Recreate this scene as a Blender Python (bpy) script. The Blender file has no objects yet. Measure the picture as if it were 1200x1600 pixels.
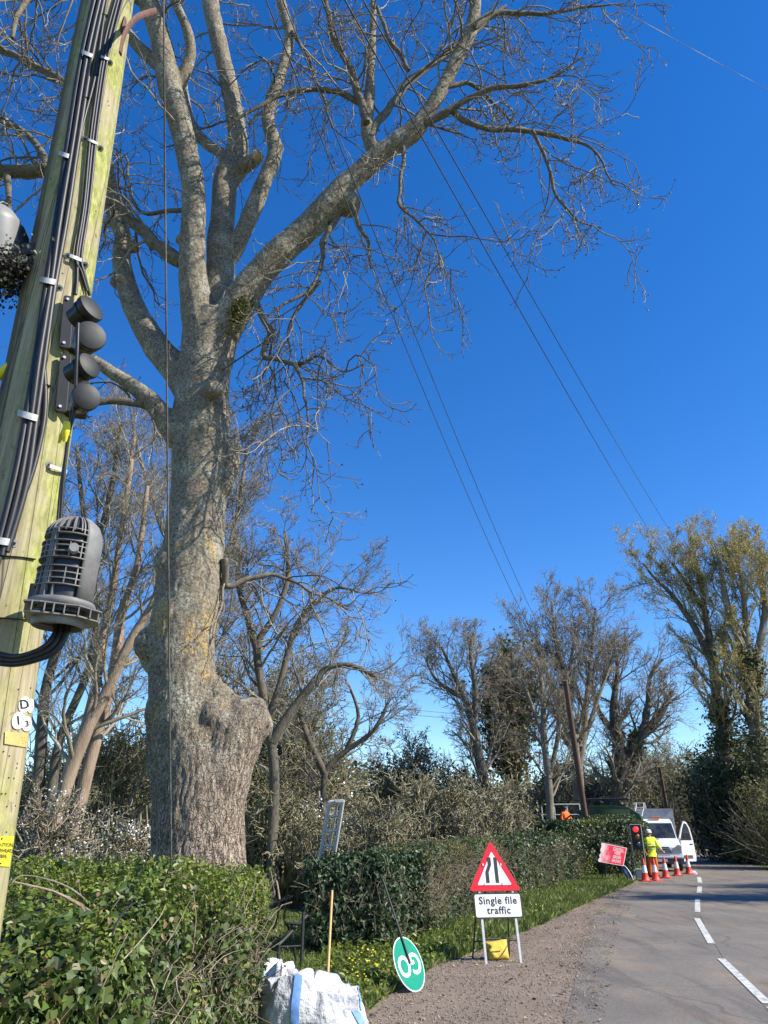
import bpy, bmesh, math, random
import numpy as np
from mathutils import Vector, Matrix, noise
R = math.radians
scene = bpy.context.scene
C = scene.collection

# ------------------------------------------------------------------ camera, light
PITCH = R(23.5); F = 1155.0; EYE = 1.6
CP, SP = math.cos(PITCH), math.sin(PITCH)
cam = bpy.data.cameras.new('camera'); co = bpy.data.objects.new('camera', cam); C.objects.link(co)
co.location = (0, 0, EYE); co.rotation_euler = (math.pi/2 + PITCH, 0, 0)
cam.sensor_fit = 'VERTICAL'; cam.sensor_height = 36; cam.lens = 36*F/1600
cam.clip_start = 0.05; cam.clip_end = 2000
scene.camera = co
scene.render.resolution_x = 768; scene.render.resolution_y = 1024

SUN = Vector((0.96, -0.28, 0.84)).normalized()
sl = bpy.data.lights.new('sun', 'SUN'); sl.energy = 5.0; sl.angle = R(0.5); sl.color = (1.0, 0.94, 0.82)
so = bpy.data.objects.new('sun', sl); C.objects.link(so)
so.rotation_euler = SUN.to_track_quat('Z', 'Y').to_euler(); so.location = (20, -20, 30)
w = bpy.data.worlds.new('World'); scene.world = w; w.use_nodes = True
nt = w.node_tree; nt.nodes.clear()
sky = nt.nodes.new('ShaderNodeTexSky'); sky.sky_type = 'NISHITA'; sky.sun_disc = False
sky.sun_elevation = math.asin(SUN.z); sky.sun_rotation = math.atan2(SUN.x, SUN.y)
sky.air_density = 1.0; sky.dust_density = 0.0; sky.ozone_density = 3.0; sky.altitude = 500
hs = nt.nodes.new('ShaderNodeHueSaturation'); hs.inputs['Saturation'].default_value = 1.34
hs.inputs['Value'].default_value = 1.0; hs.inputs['Hue'].default_value = .510
bg = nt.nodes.new('ShaderNodeBackground'); bg.inputs[1].default_value = 0.138
out = nt.nodes.new('ShaderNodeOutputWorld')
nt.links.new(sky.outputs[0], hs.inputs['Color']); nt.links.new(hs.outputs[0], bg.inputs[0]); nt.links.new(bg.outputs[0], out.inputs[0])
scene.view_settings.view_transform = 'Standard'; scene.view_settings.look = 'None'
scene.view_settings.exposure = 0.72; scene.view_settings.gamma = 1
scene.cycles.max_bounces = 5; scene.cycles.diffuse_bounces = 2; scene.cycles.glossy_bounces = 2
scene.cycles.transmission_bounces = 3; scene.cycles.transparent_max_bounces = 4
scene.cycles.use_denoising = True; scene.cycles.use_fast_gi = False
scene.cycles.sample_clamp_indirect = 5

# ------------------------------------------------------------------ helpers: pixels of the 1200x1600 photograph to places
def ray(px, py):
    u = (px-600)/F; v = (800-py)/F
    return Vector((u, CP - v*SP, SP + v*CP))
def D(px, py, t):
    return Vector((0, 0, EYE)) + ray(px, py)*t
def P(px, py, Y):
    r = ray(px, py); return Vector((0, 0, EYE)) + r*(Y/r.y)
def G(px, py, z=0.0):
    r = ray(px, py); return Vector((0, 0, EYE)) + r*((z-EYE)/r.z)

# ------------------------------------------------------------------ materials
def newmat(name):
    m = bpy.data.materials.new(name); m.use_nodes = True
    n = m.node_tree; b = n.nodes['Principled BSDF']
    return m, n, b
def ramp(n, stops):
    r = n.nodes.new('ShaderNodeValToRGB'); e = r.color_ramp.elements
    while len(e) > 1: e.remove(e[-1])
    e[0].position = stops[0][0]; e[0].color = (*stops[0][1], 1)
    for p, c in stops[1:]:
        k = e.new(p); k.color = (*c, 1)
    return r
def coords(n, scale=(1, 1, 1)):
    t = n.nodes.new('ShaderNodeTexCoord'); m = n.nodes.new('ShaderNodeMapping'); m.inputs['Scale'].default_value = scale
    n.links.new(t.outputs['Object'], m.inputs['Vector']); return m.outputs[0]
def tnoise(n, vec, scale, detail=4, rough=.6, dist=0):
    t = n.nodes.new('ShaderNodeTexNoise'); t.inputs['Scale'].default_value = scale
    t.inputs['Detail'].default_value = detail; t.inputs['Roughness'].default_value = rough; t.inputs['Distortion'].default_value = dist
    n.links.new(vec, t.inputs['Vector']); return t.outputs['Fac']
def bump(n, b, h, strength=.5, dist=.01):
    k = n.nodes.new('ShaderNodeBump'); k.inputs['Strength'].default_value = strength; k.inputs['Distance'].default_value = dist
    n.links.new(h, k.inputs['Height']); n.links.new(k.outputs[0], b.inputs['Normal']); return k
def mix(n, fac, a, b, mode='MIX'):
    k = n.nodes.new('ShaderNodeMix'); k.data_type = 'RGBA'; k.blend_type = mode
    for s, v in ((k.inputs[0], fac), (k.inputs[6], a), (k.inputs[7], b)):
        if hasattr(v, 'links') or hasattr(v, 'is_linked'): n.links.new(v, s)
        elif isinstance(v, (int, float)): s.default_value = v
        else: s.default_value = (*v, 1)
    return k.outputs[2]
def pmat(name, c1, c2=None, scale=8, rough=.6, metal=0, bs=.2, bd=.004, stretch=(1, 1, 1), detail=5, bscale=None):
    m, n, b = newmat(name); c2 = c2 or tuple(x*.75 for x in c1)
    v = coords(n, stretch); f = tnoise(n, v, scale, detail)
    r = ramp(n, [(.32, c1), (.68, c2)]); n.links.new(f, r.inputs[0]); n.links.new(r.outputs[0], b.inputs['Base Color'])
    b.inputs['Roughness'].default_value = rough; b.inputs['Metallic'].default_value = metal
    if bs: bump(n, b, tnoise(n, v, bscale or scale*4, 4), bs, bd)
    return m
def leafmat(name, cols, rough=.45, trans=.25, spec=.5):
    m, n, b = newmat(name)
    g = n.nodes.new('ShaderNodeNewGeometry')
    k = len(cols); r = ramp(n, [((i+.5)/k, c) for i, c in enumerate(cols)])
    n.links.new(g.outputs['Random Per Island'], r.inputs[0])
    pt_ = ramp(n, [(.34, (.62, .64, .60)), (.5, (1, 1, 1)), (.68, (1.45, 1.35, 1.2))]); n.links.new(tnoise(n, coords(n), 1.7, 4), pt_.inputs[0])
    class _r: outputs = [mix(n, 1.0, r.outputs[0], pt_.outputs[0], 'MULTIPLY')]
    r = _r
    n.links.new(r.outputs[0], b.inputs['Base Color']); b.inputs['Roughness'].default_value = rough
    b.inputs['Specular IOR Level'].default_value = spec
    if trans:
        t = n.nodes.new('ShaderNodeBsdfTranslucent')
        h = n.nodes.new('ShaderNodeHueSaturation'); h.inputs['Value'].default_value = 1.3
        n.links.new(r.outputs[0], h.inputs['Color']); n.links.new(h.outputs[0], t.inputs[0])
        x = n.nodes.new('ShaderNodeMixShader'); x.inputs[0].default_value = trans
        n.links.new(b.outputs[0], x.inputs[1]); n.links.new(t.outputs[0], x.inputs[2])
        n.links.new(x.outputs[0], n.nodes['Material Output'].inputs[0])
    return m
def twigmat(name, cols, rough=.75):
    m, n, b = newmat(name); g = n.nodes.new('ShaderNodeNewGeometry')
    k = len(cols); r = ramp(n, [((i+.5)/k, c) for i, c in enumerate(cols)])
    n.links.new(g.outputs['Random Per Island'], r.inputs[0])
    v = coords(n); f = tnoise(n, v, 9, 4)
    r2 = ramp(n, [(.35, (.7, .7, .7)), (.65, (1.2, 1.2, 1.2))]); n.links.new(f, r2.inputs[0])
    n.links.new(mix(n, 1.0, r.outputs[0], r2.outputs[0], 'MULTIPLY'), b.inputs['Base Color'])
    b.inputs['Roughness'].default_value = rough; return m

def make_bark():
    m, n, b = newmat('ash_bark')
    v = coords(n); vs = coords(n, (1, 1, .17))
    sep = n.nodes.new('ShaderNodeSeparateXYZ'); n.links.new(v, sep.inputs[0])
    # stretched plates low down, finer and rounder higher up
    vz = n.nodes.new('ShaderNodeMapRange'); vz.inputs[1].default_value = 1.5; vz.inputs[2].default_value = 4.5
    n.links.new(sep.outputs['Z'], vz.inputs[0])
    dn = n.nodes.new('ShaderNodeTexNoise'); dn.inputs['Scale'].default_value = 6; n.links.new(v, dn.inputs['Vector'])
    ad = n.nodes.new('ShaderNodeVectorMath'); ad.operation = 'MULTIPLY_ADD'; ad.inputs[1].default_value = (.22, .22, .22)
    n.links.new(dn.outputs['Color'], ad.inputs[0]); n.links.new(vs, ad.inputs[2])
    vo = n.nodes.new('ShaderNodeTexVoronoi'); vo.feature = 'DISTANCE_TO_EDGE'; vo.inputs['Scale'].default_value = 24
    n.links.new(ad.outputs[0], vo.inputs['Vector'])
    rv = ramp(n, [(.0, (.1, .1, .1)), (.12, (1, 1, 1))]); n.links.new(vo.outputs['Distance'], rv.inputs[0])
    # roughness of plates fades out upwards
    pl = mix(n, vz.outputs[0], rv.outputs[0], (.85, .85, .85))
    f1 = tnoise(n, v, 26, 6, .7); f2 = tnoise(n, v, 3.0, 4, .6); f3 = tnoise(n, v, 60, 3)
    base = ramp(n, [(.34, (.085, .068, .048)), (.5, (.215, .18, .13)), (.66, (.38, .33, .25))]); n.links.new(f1, base.inputs[0])
    low = ramp(n, [(.36, (.09, .067, .05)), (.5, (.30, .235, .18)), (.64, (.47, .38, .30))]); n.links.new(tnoise(n, coords(n, (1, 1, .16)), 34, 6, .7, .6), low.inputs[0])
    lm = n.nodes.new('ShaderNodeMapRange'); lm.inputs[1].default_value = 1.3; lm.inputs[2].default_value = 3.2
    za = n.nodes.new('ShaderNodeMath'); za.operation = 'MULTIPLY_ADD'; za.inputs[1].default_value = 5.0; za.inputs[2].default_value = -2.5
    n.links.new(tnoise(n, v, 1.8, 5), za.inputs[0]); zb = n.nodes.new('ShaderNodeMath'); n.links.new(za.outputs[0], zb.inputs[0]); n.links.new(sep.outputs['Z'], zb.inputs[1])
    zc = n.nodes.new('ShaderNodeMath'); zc.operation = 'MULTIPLY_ADD'; zc.inputs[1].default_value = -1.6; n.links.new(sep.outputs['X'], zc.inputs[0]); n.links.new(zb.outputs[0], zc.inputs[2])
    n.links.new(zc.outputs[0], lm.inputs[0])
    col = mix(n, lm.outputs[0], low.outputs[0], base.outputs[0])
    dk = mix(n, 1.0, col, pl, 'MULTIPLY'); col = mix(n, .62, col, dk)
    # pale crust lichen: patches of speckle
    pr = ramp(n, [(.50, (0, 0, 0)), (.64, (.8, .8, .8))]); n.links.new(f2, pr.inputs[0])
    sp = ramp(n, [(.48, (0, 0, 0)), (.56, (1, 1, 1))]); n.links.new(tnoise(n, v, 34, 4, .7), sp.inputs[0])
    lz = n.nodes.new('ShaderNodeMapRange'); lz.inputs[1].default_value = 2.0; lz.inputs[2].default_value = 2.6
    n.links.new(sep.outputs['Z'], lz.inputs[0])
    a1 = n.nodes.new('ShaderNodeMath'); a1.operation = 'MULTIPLY'; n.links.new(pr.outputs[0], a1.inputs[0]); n.links.new(sp.outputs[0], a1.inputs[1])
    a2 = n.nodes.new('ShaderNodeMath'); a2.operation = 'MULTIPLY'; n.links.new(a1.outputs[0], a2.inputs[0]); n.links.new(lz.outputs[0], a2.inputs[1])
    col = mix(n, a2.outputs[0], col, (.44, .43, .34))
    # orange lichen
    po = ramp(n, [(.56, (0, 0, 0)), (.62, (1, 1, 1))]); n.links.new(tnoise(n, coords(n, (1, 1, .5)), 2.6, 5, .65, .4), po.inputs[0])
    so_ = ramp(n, [(.50, (0, 0, 0)), (.56, (1, 1, 1))]); n.links.new(tnoise(n, v, 45, 3), so_.inputs[0])
    b1 = n.nodes.new('ShaderNodeMath'); b1.operation = 'MULTIPLY'; n.links.new(po.outputs[0], b1.inputs[0]); n.links.new(so_.outputs[0], b1.inputs[1])
    b2 = n.nodes.new('ShaderNodeMath'); b2.operation = 'MULTIPLY'; n.links.new(b1.outputs[0], b2.inputs[0])
    tz = ramp(n, [(.0, (0, 0, 0)), (.08, (1, 1, 1)), (.5, (1, 1, 1)), (.7, (0, 0, 0))])
    mz = n.nodes.new('ShaderNodeMapRange'); mz.inputs[1].default_value = 2.6; mz.inputs[2].default_value = 10
    n.links.new(sep.outputs['Z'], mz.inputs[0]); n.links.new(mz.outputs[0], tz.inputs[0]); n.links.new(tz.outputs[0], b2.inputs[1])
    col = mix(n, b2.outputs[0], col, (.50, .31, .07))
    n.links.new(col, b.inputs['Base Color']); b.inputs['Roughness'].default_value = .9; b.inputs['Specular IOR Level'].default_value = .2
    hmix = mix(n, .5, pl, f1); k = bump(n, b, hmix, 1.0, .03)
    return m
M = {}
M['ash'] = make_bark()
M['limb'] = pmat('limb_bark', (.20, .17, .125), (.085, .07, .05), 14, .9, bs=.7, bd=.02)
M['moss'] = leafmat('moss', [(.10, .11, .02), (.16, .16, .03), (.2, .17, .05)], .9, .0)
M['twig_ash'] = twigmat('ash_twigs', [(.11, .088, .06), (.19, .16, .115), (.32, .28, .21), (.14, .115, .08)])
M['bud'] = pmat('bud', (.05, .04, .035), (.09, .07, .05), 20)
M['cutwood'] = pmat('cut_wood', (.62, .42, .22), (.48, .28, .12), 30, .7, bs=.5, stretch=(1, 1, .2))
M['twig_grey'] = twigmat('grey_twigs', [(.16, .14, .11), (.26, .23, .18), (.34, .31, .25), (.20, .17, .12)])
M['twig_brown'] = twigmat('brown_twigs', [(.17, .135, .095), (.28, .225, .16), (.34, .29, .21), (.22, .185, .12)])
M['twig_gold'] = twigmat('golden_twigs', [(.32, .26, .13), (.42, .35, .18), (.30, .25, .12), (.36, .27, .13)])
M['twig_olive'] = twigmat('olive_twigs', [(.19, .165, .10), (.29, .255, .155), (.36, .32, .20), (.22, .20, .12)])
M['trunk_pink'] = pmat('pink_brown_bark', (.34, .25, .185), (.20, .145, .10), 7, .9, bs=.6, bd=.03, stretch=(1, 1, .25))
M['trunk_grey'] = pmat('grey_bark', (.26, .225, .17), (.13, .11, .08), 6, .9, bs=.7, bd=.03, stretch=(1, 1, .3))
M['trunk_dark'] = pmat('dark_bark', (.16, .135, .10), (.07, .06, .045), 6, .9, bs=.7, bd=.03, stretch=(1, 1, .3))
M['ivy'] = leafmat('ivy_leaves', [(.028, .048, .016), (.045, .078, .02), (.075, .125, .026), (.06, .10, .022), (.10, .155, .032), (.05, .08, .025), (.15, .19, .055), (.13, .11, .05)], .48, .22, .4)
M['ivy_far'] = leafmat('dark_ivy_leaves', [(.022, .045, .018), (.035, .065, .022), (.05, .09, .03), (.065, .105, .04), (.09, .13, .06)], .45, .15, .4)
M['privet'] = leafmat('privet_leaves', [(.08, .11, .015), (.13, .18, .022), (.18, .235, .03), (.10, .135, .02), (.24, .28, .05)], .45, .30)
M['thorn'] = leafmat('hawthorn_leaves', [(.10, .085, .03), (.13, .13, .03), (.08, .10, .025), (.16, .13, .05), (.11, .14, .03)], .6, .25)
M['bush'] = leafmat('bush_leaves', [(.11, .11, .04), (.17, .165, .055), (.22, .205, .08), (.15, .15, .05), (.28, .25, .11)], .6, .3)
M['bush_dark'] = leafmat('dark_bush_leaves', [(.05, .056, .02), (.085, .088, .03), (.12, .118, .045), (.16, .145, .065)], .6, .2)
M['conifer'] = leafmat('evergreen_leaves', [(.025, .04, .014), (.04, .06, .02), (.065, .088, .026), (.10, .115, .04)], .55, .15)
M['yellow_leaf'] = leafmat('yellow_buds', [(.34, .30, .06), (.45, .38, .08), (.30, .30, .07), (.40, .30, .10)], .6, .3)
M['spring_leaf'] = leafmat('spring_leaves', [(.18, .21, .04), (.26, .28, .05), (.14, .17, .04)], .6, .35)
M['blossom'] = leafmat('blossom', [(.78, .78, .74), (.85, .84, .82), (.7, .7, .66)], .6, .3)
M['grass'] = leafmat('grass_blades', [(.10, .15, .03), (.15, .21, .045), (.20, .27, .06), (.12, .17, .03), (.32, .32, .14)], .5, .3)
M['straw'] = leafmat('straw_blades', [(.35, .28, .16), (.45, .36, .22), (.25, .22, .10)], .8, .2)
M['flower'] = leafmat('flower_petals', [(.8, .65, .03), (.85, .75, .05)], .5, .2)
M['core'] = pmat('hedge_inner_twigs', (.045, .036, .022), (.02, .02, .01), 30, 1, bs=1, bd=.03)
M['stem'] = twigmat('hedge_stems', [(.16, .12, .08), (.26, .21, .14), (.34, .28, .2)])
M['black'] = pmat('black_plastic', (.014, .014, .016), (.022, .022, .024), 12, .38, bs=.1)
M['cap'] = pmat('dusty_black_plastic', (.008, .0085, .0095), (.018, .0185, .02), 9, .6, bs=.15, bd=.002)
M['cable'] = pmat('cable_sheath', (.010, .010, .011), (.022, .021, .023), 18, .5, bs=.15, bd=.002)
M['clip'] = pmat('grey_clip', (.50, .50, .49), (.36, .36, .35), 30, .5, bs=.3, bd=.002)
M['steel'] = pmat('galvanised_steel', (.58, .58, .58), (.46, .46, .46), 20, .5, .1, bs=.15, bd=.002)
M['darksteel'] = pmat('dark_steel', (.02, .02, .022), (.04, .04, .042), 20, .6, .1)
M['rust'] = pmat('rusty_steel', (.09, .035, .022), (.16, .07, .045), 25, .8, bs=.4)
M['closure'] = pmat('grey_closure_plastic', (.22, .215, .205), (.13, .125, .12), 14, .6, bs=.25, bd=.003)
M['housing'] = pmat('pale_grey_paint', (.24, .24, .24), (.18, .18, .18), 10, .5, bs=.1)
M['yellow'] = pmat('yellow_sheet', (.80, .72, .03), (.72, .62, .03), 12, .5, bs=.1)
M['tan'] = pmat('tan_plate', (.62, .42, .14), (.50, .33, .11), 30, .5, bs=.3)
M['enamel'] = pmat('white_enamel', (.80, .80, .78), (.70, .70, .68), 20, .35, bs=.05)
M['ink'] = pmat('black_ink', (.012, .012, .012), (.02, .02, .02), 20, .6, bs=0)
M['red'] = pmat('red_sheeting', (.75, .012, .02), (.62, .012, .02), 10, .35, bs=.05)
M['white'] = pmat('white_sheeting', (.80, .80, .80), (.70, .70, .70), 5, .65, bs=.05)
M['green'] = pmat('green_sheeting', (.004, .25, .15), (.004, .21, .13), 9, .4, bs=.05)
M['sandbag'] = pmat('yellow_sandbag', (.70, .47, .05), (.55, .36, .05), 9, .7, bs=.6, bd=.012)
M['bag'] = pmat('woven_white_plastic', (.56, .56, .57), (.44, .44, .45), 5, .6, bs=1.0, bd=.05, bscale=9)
M['strap'] = pmat('blue_webbing', (.16, .33, .68), (.12, .25, .55), 30, .6)
M['wood'] = pmat('ash_handle', (.62, .40, .16), (.50, .30, .11), 14, .5, stretch=(6, 6, 1))
M['vanwhite'] = pmat('white_van_paint', (.74, .75, .76), (.66, .67, .68), 3, .25, bs=.02)
M['vangrey'] = pmat('grey_body_panels', (.45, .45, .45), (.36, .36, .36), 5, .5)
M['plastic'] = pmat('dark_bumper_plastic', (.05, .05, .055), (.08, .08, .085), 12, .6)
M['tyre'] = pmat('tyre_rubber', (.02, .02, .02), (.035, .035, .035), 30, .85)
M['cone'] = pmat('cone_plastic', (.80, .06, .03), (.68, .05, .03), 12, .5)
M['conewhite'] = pmat('reflective_sleeve', (.82, .82, .82), (.68, .68, .68), 25, .4)
M['orange'] = pmat('orange_cloth', (.85, .16, .02), (.70, .12, .02), 14, .8, bs=.4, bd=.02)
M['hivis'] = pmat('hivis_cloth', (.70, .85, .03), (.60, .72, .03), 14, .7, bs=.5, bd=.02)
M['silver'] = pmat('reflective_tape', (.6, .6, .6), (.7, .7, .7), 14, .4)
M['skin'] = pmat('skin', (.55, .33, .23), (.48, .28, .19), 14, .6)
M['navy'] = pmat('navy_cloth', (.02, .03, .06), (.03, .04, .09), 14, .8)
M['boot'] = pmat('black_boots', (.02, .018, .016), (.04, .035, .03), 14, .7)
M['blue'] = pmat('blue_sheeting', (.02, .16, .62), (.02, .12, .5), 8, .4)
M['vangreen'] = pmat('dark_green_paint', (.012, .05, .018), (.008, .035, .012), 5, .3)
M['brownpole'] = pmat('creosoted_wood', (.15, .085, .06), (.085, .05, .04), 9, .85, bs=.5, bd=.01, stretch=(4, 4, .4))
M['wire'] = pmat('wire_sheath', (.03, .03, .032), (.05, .05, .052), 8, .5)
m, n, b = newmat('glass'); b.inputs['Base Color'].default_value = (.025, .03, .035, 1); b.inputs['Roughness'].default_value = .06
f = tnoise(n, coords(n), 3); r = ramp(n, [(.4, (.02, .025, .03)), (.6, (.05, .06, .065))]); n.links.new(f, r.inputs[0]); n.links.new(r.outputs[0], b.inputs['Base Color']); M['glass'] = m
m, n, b = newmat('red_lamp'); f = tnoise(n, coords(n), 20); r = ramp(n, [(.3, (1, .02, .03)), (.7, (1, .06, .06))]); n.links.new(f, r.inputs[0])
n.links.new(r.outputs[0], b.inputs['Base Color']); n.links.new(r.outputs[0], b.inputs['Emission Color']); b.inputs['Emission Strength'].default_value = .7; M['redlamp'] = m
M['amber'] = pmat('amber_lens', (.35, .10, .02), (.28, .08, .02), 10, .25)
M['beacon'] = pmat('orange_beacon', (.8, .22, .03), (.65, .16, .02), 10, .3)
M['darkgreenlens'] = pmat('unlit_lens', (.02, .05, .06), (.03, .07, .08), 10, .25)
M['headlight'] = pmat('headlight_lens', (.40, .42, .44), (.26, .28, .30), 30, .12)

def make_polewood():
    m, n, b = newmat('weathered_pole_wood')
    vs = coords(n, (1, 1, .05)); v = coords(n)
    f1 = tnoise(n, vs, 60, 6, .65); f2 = tnoise(n, v, 3.5, 5); f3 = tnoise(n, coords(n, (1, 1, .4)), 40, 5, .7)
    base = ramp(n, [(.3, (.21, .165, .10)), (.5, (.34, .28, .18)), (.7, (.48, .42, .29))]); n.links.new(f1, base.inputs[0])
    grn = ramp(n, [(.3, (.13, .135, .025)), (.5, (.27, .275, .06)), (.7, (.43, .42, .15))]); n.links.new(f3, grn.inputs[0])
    sep = n.nodes.new('ShaderNodeSeparateXYZ'); n.links.new(v, sep.inputs[0])
    mr = n.nodes.new('ShaderNodeMapRange'); mr.inputs[1].default_value = 2.0; mr.inputs[2].default_value = 3.2
    n.links.new(sep.outputs['Z'], mr.inputs[0])
    mx = n.nodes.new('ShaderNodeMapRange'); mx.inputs[1].default_value = .04; mx.inputs[2].default_value = .12
    xa = n.nodes.new('ShaderNodeMath'); xa.operation = 'MULTIPLY_ADD'; xa.inputs[1].default_value = .037; n.links.new(sep.outputs['Z'], xa.inputs[0]); n.links.new(sep.outputs['X'], xa.inputs[2]); n.links.new(xa.outputs[0], mx.inputs[0])
    s = n.nodes.new('ShaderNodeMath'); s.operation = 'MAXIMUM'; s.use_clamp = True
    s2 = n.nodes.new('ShaderNodeMath'); s2.operation = 'MULTIPLY'; s2.inputs[1].default_value = .42; n.links.new(mr.outputs[0], s2.inputs[0])
    n.links.new(s2.outputs[0], s.inputs[0])
    s3 = n.nodes.new('ShaderNodeMath'); s3.operation = 'MULTIPLY'; s3.inputs[1].default_value = .8; n.links.new(mx.outputs[0], s3.inputs[0]); n.links.new(s3.outputs[0], s.inputs[1])
    nm = ramp(n, [(.38, (.15, .15, .15)), (.62, (1.5, 1.5, 1.5))]); n.links.new(f2, nm.inputs[0])
    s4 = n.nodes.new('ShaderNodeMath'); s4.operation = 'MULTIPLY'; s4.use_clamp = True; n.links.new(s.outputs[0], s4.inputs[0]); n.links.new(nm.outputs[0], s4.inputs[1])
    col = mix(n, s4.outputs[0], base.outputs[0], grn.outputs[0])
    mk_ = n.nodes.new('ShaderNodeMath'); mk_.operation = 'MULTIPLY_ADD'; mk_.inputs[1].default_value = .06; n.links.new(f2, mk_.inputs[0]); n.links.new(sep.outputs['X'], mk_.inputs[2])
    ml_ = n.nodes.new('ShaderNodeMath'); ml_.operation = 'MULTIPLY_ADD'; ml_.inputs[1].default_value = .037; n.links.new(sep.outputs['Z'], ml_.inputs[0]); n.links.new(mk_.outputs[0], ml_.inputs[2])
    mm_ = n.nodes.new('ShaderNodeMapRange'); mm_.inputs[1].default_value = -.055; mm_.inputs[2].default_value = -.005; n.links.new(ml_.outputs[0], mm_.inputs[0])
    col = mix(n, mm_.outputs[0], mix(n, 1.0, col, (.30, .26, .22), 'MULTIPLY'), col)  # shade painted into the wood colour down the pole's left side
    # drying cracks: thin long dark lines
    vo = n.nodes.new('ShaderNodeTexVoronoi'); vo.feature = 'DISTANCE_TO_EDGE'; vo.inputs['Scale'].default_value = 9
    n.links.new(coords(n, (1.4, 1.4, .03)), vo.inputs['Vector'])
    cr = ramp(n, [(.0, (.25, .25, .25)), (.018, (1, 1, 1))]); n.links.new(vo.outputs['Distance'], cr.inputs[0])
    col = mix(n, 1.0, col, cr.outputs[0], 'MULTIPLY')
    n.links.new(col, b.inputs['Base Color']); b.inputs['Roughness'].default_value = .85
    sp_ = ramp(n, [(.60, (1, 1, 1)), (.66, (.35, .3, .22))]); n.links.new(tnoise(n, coords(n, (1, 1, .5)), 22, 6, .75), sp_.inputs[0]); col = mix(n, .8, col, mix(n, 1.0, col, sp_.outputs[0], 'MULTIPLY')); n.links.new(col, b.inputs['Base Color'])
    h = mix(n, .5, f1, cr.outputs[0]); bump(n, b, h, .7, .006)
    return m
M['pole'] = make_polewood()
def make_ground(name, stops, sc=30, bs=.6, bd=.02, patch=None):
    m, n, b = newmat(name); v = coords(n)
    r = ramp(n, stops); n.links.new(tnoise(n, v, sc, 8, .75), r.inputs[0]); col = r.outputs[0]
    if patch:
        r2 = ramp(n, [(.42, (0, 0, 0)), (.58, (1, 1, 1))]); n.links.new(tnoise(n, v, patch[0], 5), r2.inputs[0])
        col = mix(n, r2.outputs[0], col, patch[1])
    n.links.new(col, b.inputs['Base Color']); b.inputs['Roughness'].default_value = .9
    bump(n, b, tnoise(n, v, sc*1.5, 5), bs, bd); return m
M['ground'] = make_ground('rough_ground', [(.3, (.05, .06, .02)), (.5, (.10, .12, .035)), (.7, (.18, .16, .08))], 12)
M['lawn'] = make_ground('lawn_turf', [(.3, (.06, .11, .02)), (.5, (.11, .18, .03)), (.7, (.17, .24, .05))], 25)
M['gravel'] = make_ground('gravel', [(.3, (.12, .088, .064)), (.45, (.205, .155, .115)), (.6, (.27, .21, .16)), (.75, (.40, .33, .26))], 34, .8, .02, (1.0, (.19, .145, .108)))
M['stone'] = leafmat('pebbles', [(.16, .12, .09), (.25, .195, .15), (.42, .36, .30), (.16, .125, .10), (.34, .27, .2), (.3, .24, .18)], .85, 0)
def make_road():
    m, n, b = newmat('asphalt'); v = coords(n)
    r = ramp(n, [(.32, (.095, .083, .070)), (.5, (.168, .149, .126)), (.68, (.27, .24, .20))]); n.links.new(tnoise(n, v, 55, 6, .8), r.inputs[0])
    r2 = ramp(n, [(.35, (.78, .78, .78)), (.65, (1.12, 1.1, 1.07))]); n.links.new(tnoise(n, v, .7, 6, .6, .3), r2.inputs[0])
    col = mix(n, 1.0, r.outputs[0], r2.outputs[0], 'MULTIPLY')
    vo = n.nodes.new('ShaderNodeTexVoronoi'); vo.feature = 'DISTANCE_TO_EDGE'; vo.inputs['Scale'].default_value = .35
    ad = n.nodes.new('ShaderNodeVectorMath'); ad.operation = 'MULTIPLY_ADD'; ad.inputs[1].default_value = (.6, .6, 0)
    dn = n.nodes.new('ShaderNodeTexNoise'); dn.inputs['Scale'].default_value = 1.5; n.links.new(v, dn.inputs['Vector'])
    n.links.new(dn.outputs['Color'], ad.inputs[0]); n.links.new(v, ad.inputs[2]); n.links.new(ad.outputs[0], vo.inputs['Vector'])
    dr = ramp(n, [(.50, (1, 1, 1)), (.62, (1.25, 1.13, .98))]); n.links.new(tnoise(n, coords(n, (1, .25, 1)), 1.1, 6, .7), dr.inputs[0]); col = mix(n, 1.0, col, dr.outputs[0], 'MULTIPLY')
    st = ramp(n, [(.36, (.72, .72, .73)), (.46, (1, 1, 1))]); n.links.new(tnoise(n, coords(n, (1, .12, 1)), 2.6, 5, .6), st.inputs[0]); col = mix(n, 1.0, col, st.outputs[0], 'MULTIPLY')
    cr = ramp(n, [(.0, (.6, .6, .6)), (.006, (1, 1, 1))]); n.links.new(vo.outputs['Distance'], cr.inputs[0])
    col = mix(n, 1.0, col, cr.outputs[0], 'MULTIPLY')
    n.links.new(col, b.inputs['Base Color']); b.inputs['Roughness'].default_value = .8
    bump(n, b, tnoise(n, v, 90, 4), .5, .01); return m
M['road'] = make_road()
m = make_road(); m.name = 'dark_patch_asphalt'
for nd in m.node_tree.nodes:
    if nd.type == 'VALTORGB' and abs(nd.color_ramp.elements[0].color[0]-.075) < .01:
        for e in nd.color_ramp.elements: e.color = (*[c*.62 for c in e.color[:3]], 1)
M['roadpatch'] = m
M['paint'] = make_ground('worn_road_paint', [(.38, (.22, .21, .20)), (.50, (.50, .50, .47)), (.7, (.66, .66, .63))], 14, .3, .005)

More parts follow.
